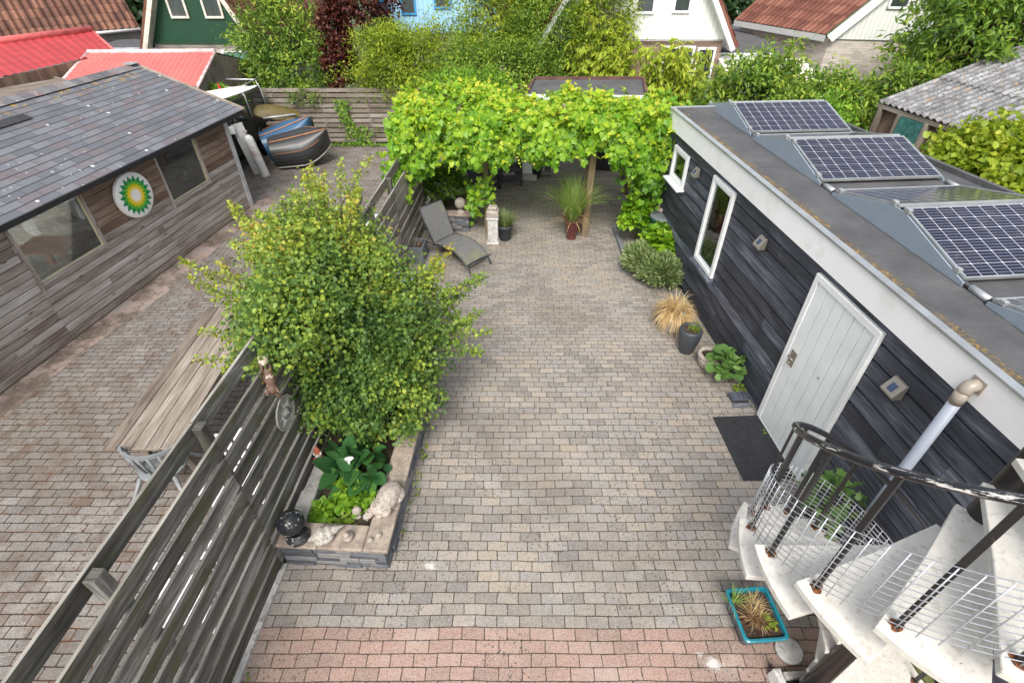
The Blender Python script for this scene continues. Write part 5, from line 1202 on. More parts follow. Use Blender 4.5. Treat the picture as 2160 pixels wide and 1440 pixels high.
# blue planter, stone disc, deck step, blocks
T = frame(2.13, 2.01, 4); t = thing('blue_planter', (2.13, 2.01, 0), 'rectangular blue glazed planter full of withered plants', 'planter'); BG = simple('blue_glaze', (.015, .20, .26), .15, var=.2, scale=8, bump=.03); DB = chips('dark_blue_glaze', (.015, .045, .08), (.02, .12, .16), 8, .55, .15)
def rrect(hx, hy, r, n=5):
    o = []
    for (sx, sy, a0) in ((1, 1, 0), (-1, 1, 90), (-1, -1, 180), (1, -1, 270)):
        for i in range(n+1): a = R(a0+90*i/n); o.append((sx*(hx-r)+r*math.cos(a), sy*(hy-r)+r*math.sin(a)))
    return o
def loft(b, rings, close=False):
    n = len(rings[0])
    for A, B_ in zip(rings[:-1], rings[1:]):
        for i in range(n): j = (i+1) % n; b.face([A[i], A[j], B_[j], B_[i]], None, .5, True)
ring = lambda hx, hy, r, z: [(x, y, z) for x, y in rrect(hx, hy, r)]
b = MB(T); loft(b, [ring(.13, .15, .03, 0), ring(.14, .16, .03, .02), ring(.175, .205, .04, .235)]); b.face(ring(.13, .15, .03, 0.001)[::-1]); b.build('tray', DB, t)
b = MB(T); loft(b, [ring(.175, .205, .04, .232), ring(.195, .225, .045, .236), ring(.196, .226, .045, .256), ring(.188, .218, .04, .262), ring(.170, .200, .035, .256), ring(.166, .196, .03, .2)]); b.build('rim', BG, t)
b = MB(T); b.face(ring(.167, .197, .03, .215)); b.build('soil', EARTH, t)
for i in range(5): grass_tuft('x', '', T @ Vector((random.uniform(-.09, .09), random.uniform(-.12, .12), .215)), 70, .13, 1.5, .0025, L_STRAW if i % 3 else L_RED, kind='part', pot=t, part='withered_plants', droop=1.2, r0=.07, seg=5)
grass_tuft('x', '', T @ Vector((-.15, .12, .215)), 45, .22, .9, .003, L_GRASS, kind='part', pot=t, part='green_blades', droop=.8, r0=.04, seg=6)
leaves('green_leaves', np.array([T @ Vector((.10+random.uniform(-.03, .03), random.uniform(-.12, .0), .24)) for _ in range(26)]), rng.normal(size=(26, 3))*np.array([1, 1, .3]), rng.normal(size=(26, 3))*.2+np.array([0, 0, 1]), .045*np.ones(26), 'oval', L_MID, t, .4+.5*rng.random(26))
b = MB(Matrix.Translation((2.40, 1.80, .0)) @ Matrix.Rotation(R(-3), 4, 'Y')); b.lathe([(.001, .012), (.10, .012), (.112, .02), (.112, .036), (.105, .043), (.001, .045)], (0, 0, 0), 32); top('stone_disc', b, PALECONC, 'round speckled stone disc beside the blue planter', 'stone')
b = MB(frame(2.95, 1.34, 1))
for k in range(17): b.box(-.42, .42, -.30+k*.034, -.30+k*.034+.024, .085, .11)
b.box(-.40, -.34, -.29, .27, 0, .084); b.box(.34, .40, -.29, .27, 0, .084); top('deck_step', b, DECKWOOD, 'small ribbed wooden step under the spiral stair', 'step', bevel=.002)
b = MB(frame(3.38, 1.55, 8)); b.box(-.035, .035, -.5, .22, 0, .16); top('timber_sleeper', b, wood('mossy_beam', [(.3, (.05, .06, .015)), (.7, (.14, .15, .05))], .9), 'green mossy beam next to the ribbed wooden step', 'beam', bevel=.008)
b = MB(frame(2.20, 1.53, 5)); b.prism([(-.05, 0), (.05, 0), (.03, .13), (-.03, .13)][::-1], -.16, .1, None, 'y'); top('concrete_kerbstone', b, PALECONC, 'upright pale concrete kerbstone at the foot of the stair column', 'kerbstone', bevel=.006)
b = MB(frame(2.42, 1.60, 2)); b.box(-.16, .12, -.02, .03, 0, .07); top('concrete_edging', b, CONC, 'low concrete edging piece in front of the stone disc', 'kerbstone', bevel=.005)
# ------------------------------------------------------------------ hawthorn
ht = thing('hawthorn_bush', (-1.75, 4.35, .28), 'large bushy hawthorn with small dark lobed leaves growing from the slate planter', 'shrub')
PS = []; RS = []; OUT = []; TW = []
def clumps(c, rad, ncl, per, sig, age, low=-.9, fill=.55, lump=.25):
    cc, P, out = crown_pts(c, rad, ncl, per, sig, lump, low, fill)
    PS.append(P); OUT.append(out); n = len(P)
    a = np.clip(age+.30*(np.repeat(rng.random(ncl), per)-.5)+.42*(rng.random(n)-.5), 0, 1); RS.append(a); TW.extend([Vector(q) for q in cc]); return cc
clumps((-1.78, 4.30, 1.22), (.80, .72, .80), 300, 80, .07, .31)
clumps((-1.45, 4.08, 1.0), (.60, .56, .58), 140, 80, .065, .40)
clumps((-2.0, 4.75, 1.55), (.85, .75, .78), 240, 70, .08, .46)
clumps((-2.25, 5.35, 1.85), (.80, .65, .62), 150, 52, .09, .62)
clumps((-1.55, 5.1, 1.5), (.65, .6, .6), 90, 55, .09, .52)
clumps((-1.15, 4.6, 1.2), (.42, .5, .55), 60, 55, .08, .35)
clumps((-2.08, 4.15, 2.0), (.50, .75, .38), 120, 60, .085, .44)
clumps((-2.1, 4.0, 2.22), (.22, .6, .16), 40, 55, .07, .5)
clumps((-2.25, 4.75, 2.15), (.45, .6, .35), 60, 55, .09, .6)
clumps((-2.55, 4.6, 1.5), (.55, .6, .5), 70, 55, .09, .55)
# long shoots
shoots = [((-2.7, 5.4, 2.0), (-.55, .5, .30)), ((-2.4, 5.7, 2.2), (-.2, .7, .35)), ((-2.0, 5.7, 2.2), (.1, .75, .4)), ((-2.9, 5.0, 1.7), (-.7, .2, .2)), ((-2.75, 4.6, 1.3), (-.6, .05, .05)), ((-2.6, 4.3, 1.2), (-.65, -.1, .05)),
          ((-1.0, 4.9, 1.5), (.45, .35, .1)), ((-.95, 4.8, 1.3), (.5, .45, .05)), ((-.9, 4.5, 1.1), (.5, .15, .05)), ((-.95, 4.7, 1.2), (.62, .15, .12)), ((-2.2, 5.2, 2.3), (-.1, .4, .5)), ((-1.8, 5.2, 2.2), (.1, .4, .5)), ((-2.6, 5.2, 2.1), (-.35, .4, .4)), ((-2.9, 4.7, 1.5), (-.65, .3, .2)),
          ((-1.2, 5.0, 1.7), (.4, .4, .3)), ((-2.2, 5.8, 2.0), (-.3, .8, .25))]
b = MB()
for (p, v) in shoots:
    for q in range(3):
        p0 = Vector(p)+Vector((random.gauss(0, .1), random.gauss(0, .1), random.gauss(0, .08))); vv = Vector(v)*random.uniform(.7, 1.15)+Vector((random.gauss(0, .12), random.gauss(0, .12), random.gauss(0, .08)))
        b.tube([p0-vv*.8-Vector((0, 0, .25)), p0, p0+vv*.5, p0+vv], [.010, .007, .004, .002], 5)
        n = 130; f = rng.random(n)**.8; P = np.array(p0)+np.array(vv)[None]*f[:, None]+rng.normal(size=(n, 3))*(.055*(1.15-f[:, None])+.012)
        PS.append(P); OUT.append(unit(rng.normal(size=(n, 3))+np.array(vv))); right = p[0] > -1.2
        RS.append(np.clip((.36 if right else .56)+.35*(rng.random(n)-.4)+.15*f, 0, 1))
P = np.concatenate(PS); O = np.concatenate(OUT); n = len(P)
# keep the crown off the fence boards a little and above the soil
keep = P[:, 2] > .45; P = P[keep]; O = O[keep]; RR = np.concatenate(RS)[keep]; n = len(P)
RR = np.clip(RR+.30*(np.sin(P[:, 0]*5.1+P[:, 2]*3)*np.sin(P[:, 1]*4.3-P[:, 2]*4.7))*.38, 0, .93)
D = O*.5+rng.normal(size=(n, 3))*.8; D[:, 2] -= .1; N_ = O*.35+rng.normal(size=(n, 3))*.5; N_[:, 2] += .7
leaves('foliage', P, D, N_, .042*(.55+.8*rng.random(n)), 'lobed', L_HAW, ht, RR)
for q in TW[::5]:
    j = Vector((-1.8+random.uniform(-.1, .1), 4.5+random.uniform(-.15, .15), random.uniform(.5, 1.0))); m_ = (j+q)/2+Vector((random.uniform(-.08, .08), random.uniform(-.08, .08), .08)); b.tube([j, m_, q], [.016, .009, .003], 5)
for k in range(7): 
    a = random.uniform(0, 6.28); b.tube([(-1.75+.06*math.cos(a), 4.4+.06*math.sin(a), .28), (-1.78+.14*math.cos(a), 4.5+.14*math.sin(a), .7), (-1.8+.4*math.cos(a), 4.55+.4*math.sin(a), 1.25)], [.03, .024, .014], 7)
b.build('branches', BARK, ht)
# ivy on the back fence
ivt = thing('climbing_ivy', (-4.35, 15.24, 0), 'narrow strand of ivy climbing the tall grey slat fence', 'ivy')
n = 420; zc = rng.random(n)*1.25; x = -4.62+.14*np.sin(zc*5)+.25*(1.1-zc)*.5+rng.normal(size=n)*(.09+.12*(zc < .55))
P = np.c_[x, 15.22-.05*rng.random(n), zc]; leaves('foliage', P, np.c_[rng.normal(size=n)*.5, -.2*np.ones(n), -.7+rng.normal(size=n)*.4], np.c_[rng.normal(size=n)*.4, -np.ones(n), .4*np.ones(n)], .08*(.6+.7*rng.random(n)), 'lobed', L_MID, ivt, rng.random(n)*.7)
b = MB(); b.tube([(-4.35, 15.24, 0), (-4.5, 15.24, .5), (-4.62, 15.24, 1.2)], .008, 5); b.build('stem', BARK, ivt)
# weeds at the foot of the back fence
n = 380; P = np.c_[rng.uniform(-5.6, -2.6, n), 15.12+rng.normal(size=n)*.06, .02+.05*rng.random(n)]
tag(leaves('weeds', P, rng.normal(size=(n, 3))*np.array([1, 1, .3]), rng.normal(size=(n, 3))*.3+np.array([0, 0, 1]), .06*np.ones(n)*(.5+rng.random(n)), 'oval', L_BRIGHT, None, rng.random(n)*.8), kind='stuff')
_w = []
for k in range(70):
    side = random.random()
    if side < .4: q = FF @ Vector((.09+random.random()*.05, random.uniform(-2.2, 7), 0)); 
    elif side < .75: q = FR @ Vector((-.06-random.random()*.08, random.uniform(-3, 4.4), 0))
    else: q = PF @ Vector((1.10+random.random()*.05, random.uniform(0, 2.5), 0))
    for j in range(random.randint(3, 9)): _w.append((q.x+random.gauss(0, .018), q.y+random.gauss(0, .03), .006+random.random()*.02))
_w = np.array(_w); n = len(_w)
tag(leaves('joint_weeds', _w, rng.normal(size=(n, 3))*np.array([1, 1, .4]), rng.normal(size=(n, 3))*.3+np.array([0, 0, 1]), .028*(.5+rng.random(n)), 'oval', L_MID, None, rng.random(n)), kind='stuff')
# leaf litter
n = 2600; lx = rng.uniform(-8, -2.6, n); ly = rng.uniform(2, 15, n); kk = rng.random(n) < (.25+.75*(np.abs(lx-(-6.9+.165*ly)) < .5)); P = np.c_[lx, ly, .006+.004*rng.random(n)][kk]; n = len(P)
LIT = leafmat('leaf_litter', [(0, (.08, .04, .02)), (.6, (.2, .12, .06)), (.9, (.38, .30, .18)), (1, (.5, .47, .4))], .1)
tag(leaves('leaf_litter', P, rng.normal(size=(n, 3))*np.array([1, 1, .1]), rng.normal(size=(n, 3))*.15+np.array([0, 0, 1]), .03*(.4+rng.random(n)), 'diamond', LIT, None, rng.random(n)), kind='stuff')
# ------------------------------------------------------------------ boats, car, cylinders
def hull(name, lab, T, L, B, H, mat, keelmat, trmat, seed=0):
    loc = T.to_translation(); t = thing(name, loc, lab, 'boat')
    def sec(u):  # half beam and depth along 0 (transom) .. 1 (bow)
        w = B*.5*(.80+.22*math.sin(math.pi*min(1, u*1.15)*.62)) if u < .45 else B*.5*1.0*max(.02, math.cos((u-.45)/.55*math.pi*.5)**.75)
        return w, H*(.95+.12*u*u)
    def fn(u, v):
        w, h = sec(u); a = (v-.5)*2; s = abs(a); lap = .012*((s*8) % 1)
        y = math.copysign(w*(math.sin(s*math.pi/2)**.8)+lap*(1 if s < .98 else 0), a); z = h*(math.cos(s*math.pi/2)**.75)
        return (u*L+.06*u*(1-s), y, z, u*L, v*1.6)
    b = MB(T); b.grid(fn, 26, 32); b.build('hull', mat, t)
    b = MB(T); ring_ = [fn(0, v/20)[:3] for v in range(21)]; b.face([(-.012, p[1]*1.0, p[2]) for p in ring_]); b.face([(.02, p[1], p[2]) for p in ring_][::-1]); b.build('transom', mat, t)
    b = MB(T); b.tube([(u/12*L, 0, fn(u/12, .5)[2]+.01) for u in range(13)], .014, 6); b.build('keel', keelmat, t)
    b = MB(T)
    for v in (.27, .73): b.tube([(u/12*L*.94, fn(u/12*.94, v)[1]*1.02, fn(u/12*.94, v)[2]+.01) for u in range(1, 12)], .006, 6)
    b.build('rubbing_strip', keelmat, t)
    b = MB(T)
    for v in (0, 1): b.tube([(fn(u/16, v)[0], fn(u/16, v)[1], 0.01) for u in range(17)], .02, 6)
    b.tube([(-.015, -B*.38, .01), (-.015, B*.38, .01)], .02, 6); b.build('gunwale', trmat, t); return t
def strakes(name, c0, c1, line):
    t = NT(name); uv = t.sep(t.coord('UV')); co = t.coord(); f = t.m('FRACT', t.m('MULTIPLY', uv[1], 10.0))
    c = t.mix(t.noise(co, 3, 5, .7), c0, c1); c = t.mix(t.m('MULTIPLY', t.step(t.noise(co, 9, 5, .8), .6, .68), .4), c, (.22, .2, .14)); c = t.mix(t.step(f, .13, .04), c, line); return t.fin(c, .4)
BDARK = strakes('tarred_hull', (.010, .014, .022), (.035, .036, .036), (.12, .11, .09)); BBLUE = strakes('blue_hull', (.02, .07, .15), (.04, .12, .22), (.015, .03, .05))
ORW = simple('orange_wood_strip', (.42, .17, .06), .5, var=.2); GW = simple('pale_wood_trim', (.42, .40, .36), .6)
hull('rowing_boat', 'dark upturned rowing boat with orange keel strip lying beside the gas cylinder', Matrix.Translation((-6.10, 13.36, .03)) @ Matrix.Rotation(R(20), 4, 'Z') @ Matrix.Rotation(R(34), 4, 'X') @ Matrix.Rotation(R(-9), 4, 'Y') @ Matrix.Translation((0, .28, .12)), 1.45, .98, .52, BDARK, ORW, GW)
hull('rowing_boat', 'blue upturned boat hull leaning behind the dark rowing boat', Matrix.Translation((-6.35, 13.65, .12)) @ Matrix.Rotation(R(30), 4, 'Z') @ Matrix.Rotation(R(26), 4, 'X') @ Matrix.Rotation(R(-14), 4, 'Y') @ Matrix.Translation((0, .15, .1)), 1.3, .92, .62, BBLUE, ORW, GW)
def gas(loc, lean, lab, r=.105, h=1.05):
    t = thing('gas_cylinder', loc, lab, 'gas cylinder'); T = Matrix.Translation(loc) @ Matrix.Rotation(R(lean), 4, 'Y'); GC_ = simple('cylinder_white', (.66, .66, .64), .4, var=.1, scale=4, dirt=(.45, .42, .38))
    b = MB(T); b.lathe([(.001, 0), (r*.95, 0), (r, .02), (r, h*.86), (r*.9, h*.92), (r*.55, h*.965), (r*.3, h*.98), (.001, h*.985)], (0, 0, 0), 28); b.build('body', GC_, t)
    b = MB(T); b.tube([(0, 0, h*.97), (0, 0, h*1.08)], .022, 10); b.tube([(-.05, 0, h*1.06), (.05, 0, h*1.06)], .014, 8); b.build('valve', STEEL, t)
    b = MB(T); RM = simple('red_stamp', (.42, .06, .05), .5)
    def cy(a, z): return ((r+.0015)*math.sin(a), -(r+.0015)*math.cos(a), z)
    for k in range(24):
        a, c_ = 2*math.pi*k/24, 2*math.pi*(k+1)/24
        q = [((.062+d)*math.cos(x), (.062+d)*math.sin(x)) for x, d in ((a, 0), (c_, 0), (c_, .008), (a, .008))]; b.face([cy(x/r+.12, .60*h/1.05+y) for x, y in q])
    for x0, x1, z0, z1 in ((-.030, -.022, -.035, .035), (-.004, .004, -.035, .035), (-.022, -.004, -.004, .004), (.012, .034, .022, .03), (.020, .028, -.035, .022)):
        b.face([cy(x/r+.12, .60*h/1.05+z) for x, z in ((x0, z0), (x1, z0), (x1, z1), (x0, z1))])
    b.build('stamp', RM, t); return t
gas((-6.24, 12.80, 0), -9, 'white gas cylinder with a round red stamp leaning beside the blue boat')
b = MB(Matrix.Translation((-6.46, 12.95, 0)) @ Matrix.Rotation(R(-10), 4, 'Y') @ Matrix.Rotation(R(12), 4, 'Z')); b.box(-.13, .16, -.02, .02, 0, 1.25); top('white_board', b, simple('chalky_board', (.50, .51, .50), .6, var=.12), 'pale upright board behind the white gas cylinder', 'board', bevel=.01)
# dark off-road car behind the shed
CARP = chips('dark_green_car_paint', (.028, .032, .022), (.07, .07, .04), 3, .6, .3); ct = thing('off_road_car', (-7.55, 13.3, 0), 'dark green off-road car with roof rack parked behind the shed', 'car')
CT = frame(-7.62, 13.62, -3)
b = MB(CT); body = [(-1.85, .45), (-1.85, .95), (-1.0, 1.05), (-.55, 1.62), (1.45, 1.62), (1.58, 1.0), (1.58, .45)]
b.prism(body, -.80, .80, .5, 'x'); b.build('body', CARP, ct, .03)
b = MB(CT)
for s in (-1, 1):
    X = s*.803
    for poly in ([(-.88, 1.06), (-.5, 1.52), (-.15, 1.52), (-.15, 1.06)], [(-.08, 1.06), (-.08, 1.52), (.75, 1.52), (.75, 1.06)], [(.83, 1.06), (.83, 1.52), (1.38, 1.52), (1.42, 1.06)]):
        b.face([(X, y, z) for y, z in poly])
b.face([(-.7, -1.005, 1.06), (.7, -1.005, 1.06), (.66, -.6, 1.58), (-.66, -.6, 1.58)]); b.build('window', simple('car_glass', (.02, .03, .035), .05, var=.1, bump=0, spec=.8), ct)
for y in (-1.15, 1.0):
    b = MB(CT); b.tube([(.812, y+.42*math.cos(a), .38+.42*math.sin(a)) for a in np.linspace(.1, math.pi-.1, 12)], .035, 6); b.build('wheel_arch', BLACKPL, ct)
for y in (-1.15, 1.0):
    for s in (-1, 1):
        b = MB(CT @ Matrix.Translation((s*.74, y, .36)) @ Matrix.Rotation(R(90), 4, 'Y')); b.lathe([(.2, -.1), (.34, -.1), (.36, -.06), (.36, .06), (.34, .1), (.2, .1)], (0, 0, 0), 28); w = b.build('wheel', RUBBER, ct)
        b = MB(CT @ Matrix.Translation((s*.74, y, .36)) @ Matrix.Rotation(R(90), 4, 'Y')); b.lathe([(.001, s*.07), (.12, s*.06), (.2, s*.09), (.2, -s*.05)], (0, 0, 0), 20); b.build('rim', GREYMETAL, w)
b = MB(CT); b.box(.82, .98, -.78, -.70, 1.02, 1.20); b.box(-.98, -.82, -.78, -.70, 1.02, 1.20); b.build('mirror', WHITE, ct, .02)
b = MB(CT)
for y in (-.35, .5, 1.4): b.tube([(-.78, y, 1.60), (-.72, y, 1.78), (.72, y, 1.78), (.80, y, 1.58), (.84, y, 1.1)], .018, 8)
b.tube([(-.72, -.5, 1.78), (-.72, 1.6, 1.78)], .016, 8); b.tube([(.72, -.5, 1.78), (.72, 1.6, 1.78)], .016, 8); b.build('roof_rack', GREYMETAL, ct)
def board(name, lab, loc, rot, L, W, mat, fin=None):
    t = thing(name, loc, lab, 'surfboard', 'surfboards on the car roof rack'); T = Matrix.Translation(loc) @ Matrix.Rotation(R(rot[2]), 4, 'Z') @ Matrix.Rotation(R(rot[0]), 4, 'X') @ Matrix.Rotation(R(rot[1]), 4, 'Y')
    def fn(u, v):
        a = v*2*math.pi; w = W*.5*max(.02, math.sin(math.pi*(u*.93+.07)**.9))**.55 if u < 1 else .01
        return ((math.cos(a)*w), (u-.5)*L, .05*math.sin(a)*(1-(2*abs(u-.5))**3)+.09*(u-.5)**2, u, v)
    b = MB(T); b.grid(fn, 26, 16); b.build('board', mat, t)
    if fin: 
        b = MB(T); b.prism([(-.45*L, .03), (-.38*L, .03), (-.44*L, .26)], -.008, .008, None, 'x'); b.build('fin', fin, t)
    return t
SBW = simple('board_white', (.78, .80, .80), .3, var=.04, bump=0); RFIN = simple('red_fin', (.55, .03, .05), .4)
board('surfboard', 'long white surfboard nearer the camera on the car roof rack', (-6.95, 12.55, 1.86), (4, 0, -42), 2.5, .52, SBW)
board('surfboard', 'narrower cream surfboard behind the long white one, with a red fin', (-7.25, 12.85, 1.88), (3, 0, -54), 2.2, .42, simple('board_cream', (.68, .66, .55), .35, var=.06), None)
b = MB(Matrix.Translation((-7.0, 13.45, 1.75)) @ Matrix.Rotation(R(10), 4, 'Z')); b.prism([(-.06, 0), (.09, 0), (-.05, .30)], -.01, .01, None, 'y'); top('red_fin', b, RFIN, 'upright red fin behind the surfboards', 'fin')
b = MB(); b.tube([(-6.84, 12.9, 1.95), (-6.80, 12.88, 1.70), (-6.76, 12.86, 1.50)], .012, 5); b.tube([(-6.90, 12.95, 1.95), (-6.72, 12.9, 1.62)], .010, 5); top('strap', b, simple('blue_strap', (.03, .15, .45), .6), 'blue strap tying the surfboards down', 'strap')
# olive board + trailer
OL = chips('olive_plywood', (.12, .09, .025), (.06, .05, .02), 6, .55, .6)
T = Matrix.Translation((-6.33, 14.55, 1.08)) @ Matrix.Rotation(R(18), 4, 'Z') @ Matrix.Rotation(R(28), 4, 'X') @ Matrix.Rotation(R(12), 4, 'Y')
b = MB(T); b.grid(lambda u, v: ((u-.5)*1.25, (v-.5)*.55*math.sin(math.pi*min(max(u, .02), .98))**.5, .13*math.sin(math.pi*v)*math.sin(math.pi*u), u, v), 24, 12)
b.grid(lambda u, v: ((u-.5)*1.25, (v-.5)*.55*math.sin(math.pi*min(max(u, .02), .98))**.5, .13*math.sin(math.pi*v)*math.sin(math.pi*u)-.02, u, v), 24, 12); top('canoe_hull', b, OL, 'olive-brown upturned canoe hull against the back fence', 'boat')
tt = thing('boat_trailer', (-5.9, 14.3, 0), 'grey metal-framed trailer with a plank, behind the blue boat', 'trailer')
b = MB(frame(-5.85, 14.35, 18)); b.box(-.65, .45, -.06, .06, .86, .92); b.build('plank', TABLEWOOD, tt, .005)
b = MB(frame(-5.85, 14.35, 18)); b.box(-.6, .5, .1, .5, .55, .85); b.build('box', BLACKPL, tt, .01)
b = MB(frame(-5.85, 14.35, 18)); b.tube([(-.6, .3, 0), (-.6, .3, .9)], .03, 8); b.tube([(.3, .3, 0), (.3, .3, .6)], .03, 8); b.tube([(-.7, .05, 1.02), (.1, .25, 1.0)], .025, 8); b.build('frame', GREYMETAL, tt)
# ------------------------------------------------------------------ outbuildings and houses behind
def quad(b, p, uv=None): 
    P = [Vector(q) for q in p]; L = (P[1]-P[0]).length; Hh = (P[3]-P[0]).length
    b.face([tuple(q) for q in P], uv or [(0, 0), (L, 0), (L, Hh), (0, Hh)], .5)
def corr_sheet(b, p0, p1, p2, p3, pitch, amp, rows=1, step=.0, seg=6, across=True):
    """sheet p0-p1 (eave) to p3-p2 (top); corrugations run from eave to top; rows gives tile steps"""
    P0, P1, P2, P3 = map(Vector, (p0, p1, p2, p3)); L = (P1-P0).length; n = int(L/pitch*seg); Nn = (P1-P0).cross(P3-P0).normalized(); V = (P3-P0).length
    m = rows*4 if step else 2
    def fn(u, v):
        q = P0.lerp(P1, u).lerp(P3.lerp(P2, u), v); h = amp*math.sin(u*L/pitch*2*math.pi)
        if step: h += step*(1-((v*rows) % 1 if v < 1 else 1))
        q = q+Nn*h; return (q.x, q.y, q.z, u*L, v*V)
    b.grid(fn, n, m, .5, True)
# neighbouring sheds with sheet-metal tile roofs
t = thing('red_roof_shed', (-11.5, 14.5, 0), 'neighbouring shed with saturated red metal tile roof, farther left', 'shed')
A, B_, Cc, Dd = (-11.6, 11.4, 2.32), (-10.5, 15.43, 2.35), (-11.5, 16.3, 2.72), (-13.6, 12.6, 2.72)
b = MB(); corr_sheet(b, A, B_, Cc, Dd, .2, .012, 6, .02, 4); b.build('roof', REDSHEET, t)
b = MB(); b.tube([Vector(Dd)+Vector((0, 0, .03)), Vector(Cc)+Vector((0, 0, .03))], .09, 8); b.tube([Vector(Cc), Vector(B_)], .04, 6); b.build('ridge_cap', simple('red_cap', (.58, .13, .12), .5), t)
b = MB(); b.face([A, B_, (B_[0]-.05, B_[1], 0), (A[0]-.05, A[1], 0)]); b.face([B_, Cc, (Cc[0], Cc[1], 0), (B_[0], B_[1], 0)]); b.build('wall', SHEDUPPER, t)
t = thing('red_roof_shed', (-9.2, 14.2, 0), 'neighbouring shed with faded pinkish red metal tile roof and wooden gable', 'shed')
A, B_, Cc, Dd = (-10.75, 13.3, 2.0), (-7.45, 13.25, 1.98), (-7.65, 15.0, 2.42), (-10.84, 14.87, 2.42)
b = MB(); corr_sheet(b, A, B_, Cc, Dd, .13, .014, 7, .025, 5); b.build('roof', PINKSHEET, t)
b = MB(); b.tube([Vector(Dd)+Vector((0, 0, .02)), Vector(Cc)+Vector((0, 0, .02))], .06, 8); b.tube([Dd, A], .05, 8); b.tube([Cc, B_], .035, 8); b.build('trim', PALETRIM, t)
b = MB(); G2 = (-7.35, 16.4, 1.95); b.face([(B_[0]-.03, B_[1], B_[2]), (Cc[0]-.02, Cc[1], Cc[2]-.03), G2, (G2[0], G2[1], 0), (B_[0]-.03, B_[1], 0)], [(0, 0), (0, .5), (0, 1), (2, 1), (2, 0)]); b.face([A, B_, (B_[0], B_[1], 0), (A[0], A[1], 0)])
b.face([Cc, G2, (-10.6, 16.3, 1.95), Dd]); b.build('wall', FENCEFAR, t)
t = thing('timber_carport', (-10.2, 10.2, 0), 'low timber lean-to roof edge at the far left behind the shed ridge', 'shed')
b = MB(frame(-10.35, 11.0, -32)); b.box(-1.5, .3, -1.8, 1.7, 2.12, 2.16); b.box(-1.5, .35, 1.7, 1.74, 1.98, 2.2); b.box(.3, .34, -1.8, 1.7, 1.98, 2.2); b.build('roof', TABLEWOOD, t)
b = MB(frame(-10.35, 11.0, -32)); b.box(.1, .2, 1.5, 1.6, 0, 2.1); b.box(.1, .2, -1.7, -1.6, 0, 2.1); b.build('post', TABLEWOOD, t)
# house with brown tiled roof, far left
t = thing('tiled_house', (-13, 19, 0), 'house with a large brown tiled roof and small skylight at the far left', 'house')
E0, E1 = Vector((-15.0, 16.7, 2.38)), Vector((-12.1, 19.41, 2.38)); up_ = Vector((-.68, .73, 1.0))*3.2
b = MB(); corr_sheet(b, E0, E1, E1+up_, E0+up_, .2, .022, 12, .035, 5); b.build('roof', BROWNTILE, t)
b = MB(); b.box(-.5, .5, -.4, .4, 0, .08); 
q0 = E0.lerp(E1, .70)+up_*.33; sk = MB(Matrix.Translation(q0) @ Matrix.Rotation(R(43), 4, 'Z') @ Matrix.Rotation(R(45), 4, 'X')); sk.box(-.22, .22, -.3, .3, .02, .09); w = sk.build('skylight', ALU, t)
sk = MB(Matrix.Translation(q0) @ Matrix.Rotation(R(43), 4, 'Z') @ Matrix.Rotation(R(45), 4, 'X')); sk.box(-.17, .17, -.25, .25, .091, .1); sk.build('pane', simple('sky_pane', (.25, .33, .4), .1, var=.1, bump=0), w)
b = MB(); d_ = (E1-E0).normalized(); b.tube([E0-d_*.05, E0-d_*.05+up_], .07, 6); b.tube([E0+d_*1.2-Vector((0, 0, .03)), E1-Vector((0, 0, .03))], .05, 6); b.build('trim', WHITE, t)
b = MB(); quad(b, [E0+Vector((-.3, .35, 0)), E1+Vector((-.3, .35, 0)), E1+Vector((-.3, .35, -2.38)), E0+Vector((-.3, .35, -2.38))]); b.face([tuple(E0-d_*.02), tuple(E0-d_*.02+up_), tuple(E0-d_*.02+Vector((-4.5, 4.8, 0))), tuple(E0-d_*.02+Vector((-4.5, 4.8, -2.38))), tuple(E0-d_*.02-Vector((0, 0, 2.38)))], [(0, 0), (2, 3), (6, 0), (6, -2), (0, -2)]); b.build('wall', simple('pale_grey_render', (.3, .31, .32), .8), t)
# small flat garage with pale fascia between the brown roof and the green house
b = MB(frame(-12.1, 16.95, 4)); b.box(0, 1.7, 0, 1.4, 0, 2.05); g_ = thing('flat_garage', (-11, 18.5, 0), 'low flat-roofed garage with pale fascia beside the green house', 'garage'); b.build('wall', FENCEFAR, g_)
b = MB(frame(-12.1, 16.95, 4)); b.box(-.05, 1.75, -.06, 1.45, 2.055, 2.2); b.build('fascia', simple('pale_blue_fascia', (.45, .53, .58), .5), g_); b = MB(frame(-12.1, 16.95, 4)); b.box(0, 1.7, 0, 1.4, 2.201, 2.21); b.build('roof', BITUMEN, g_)
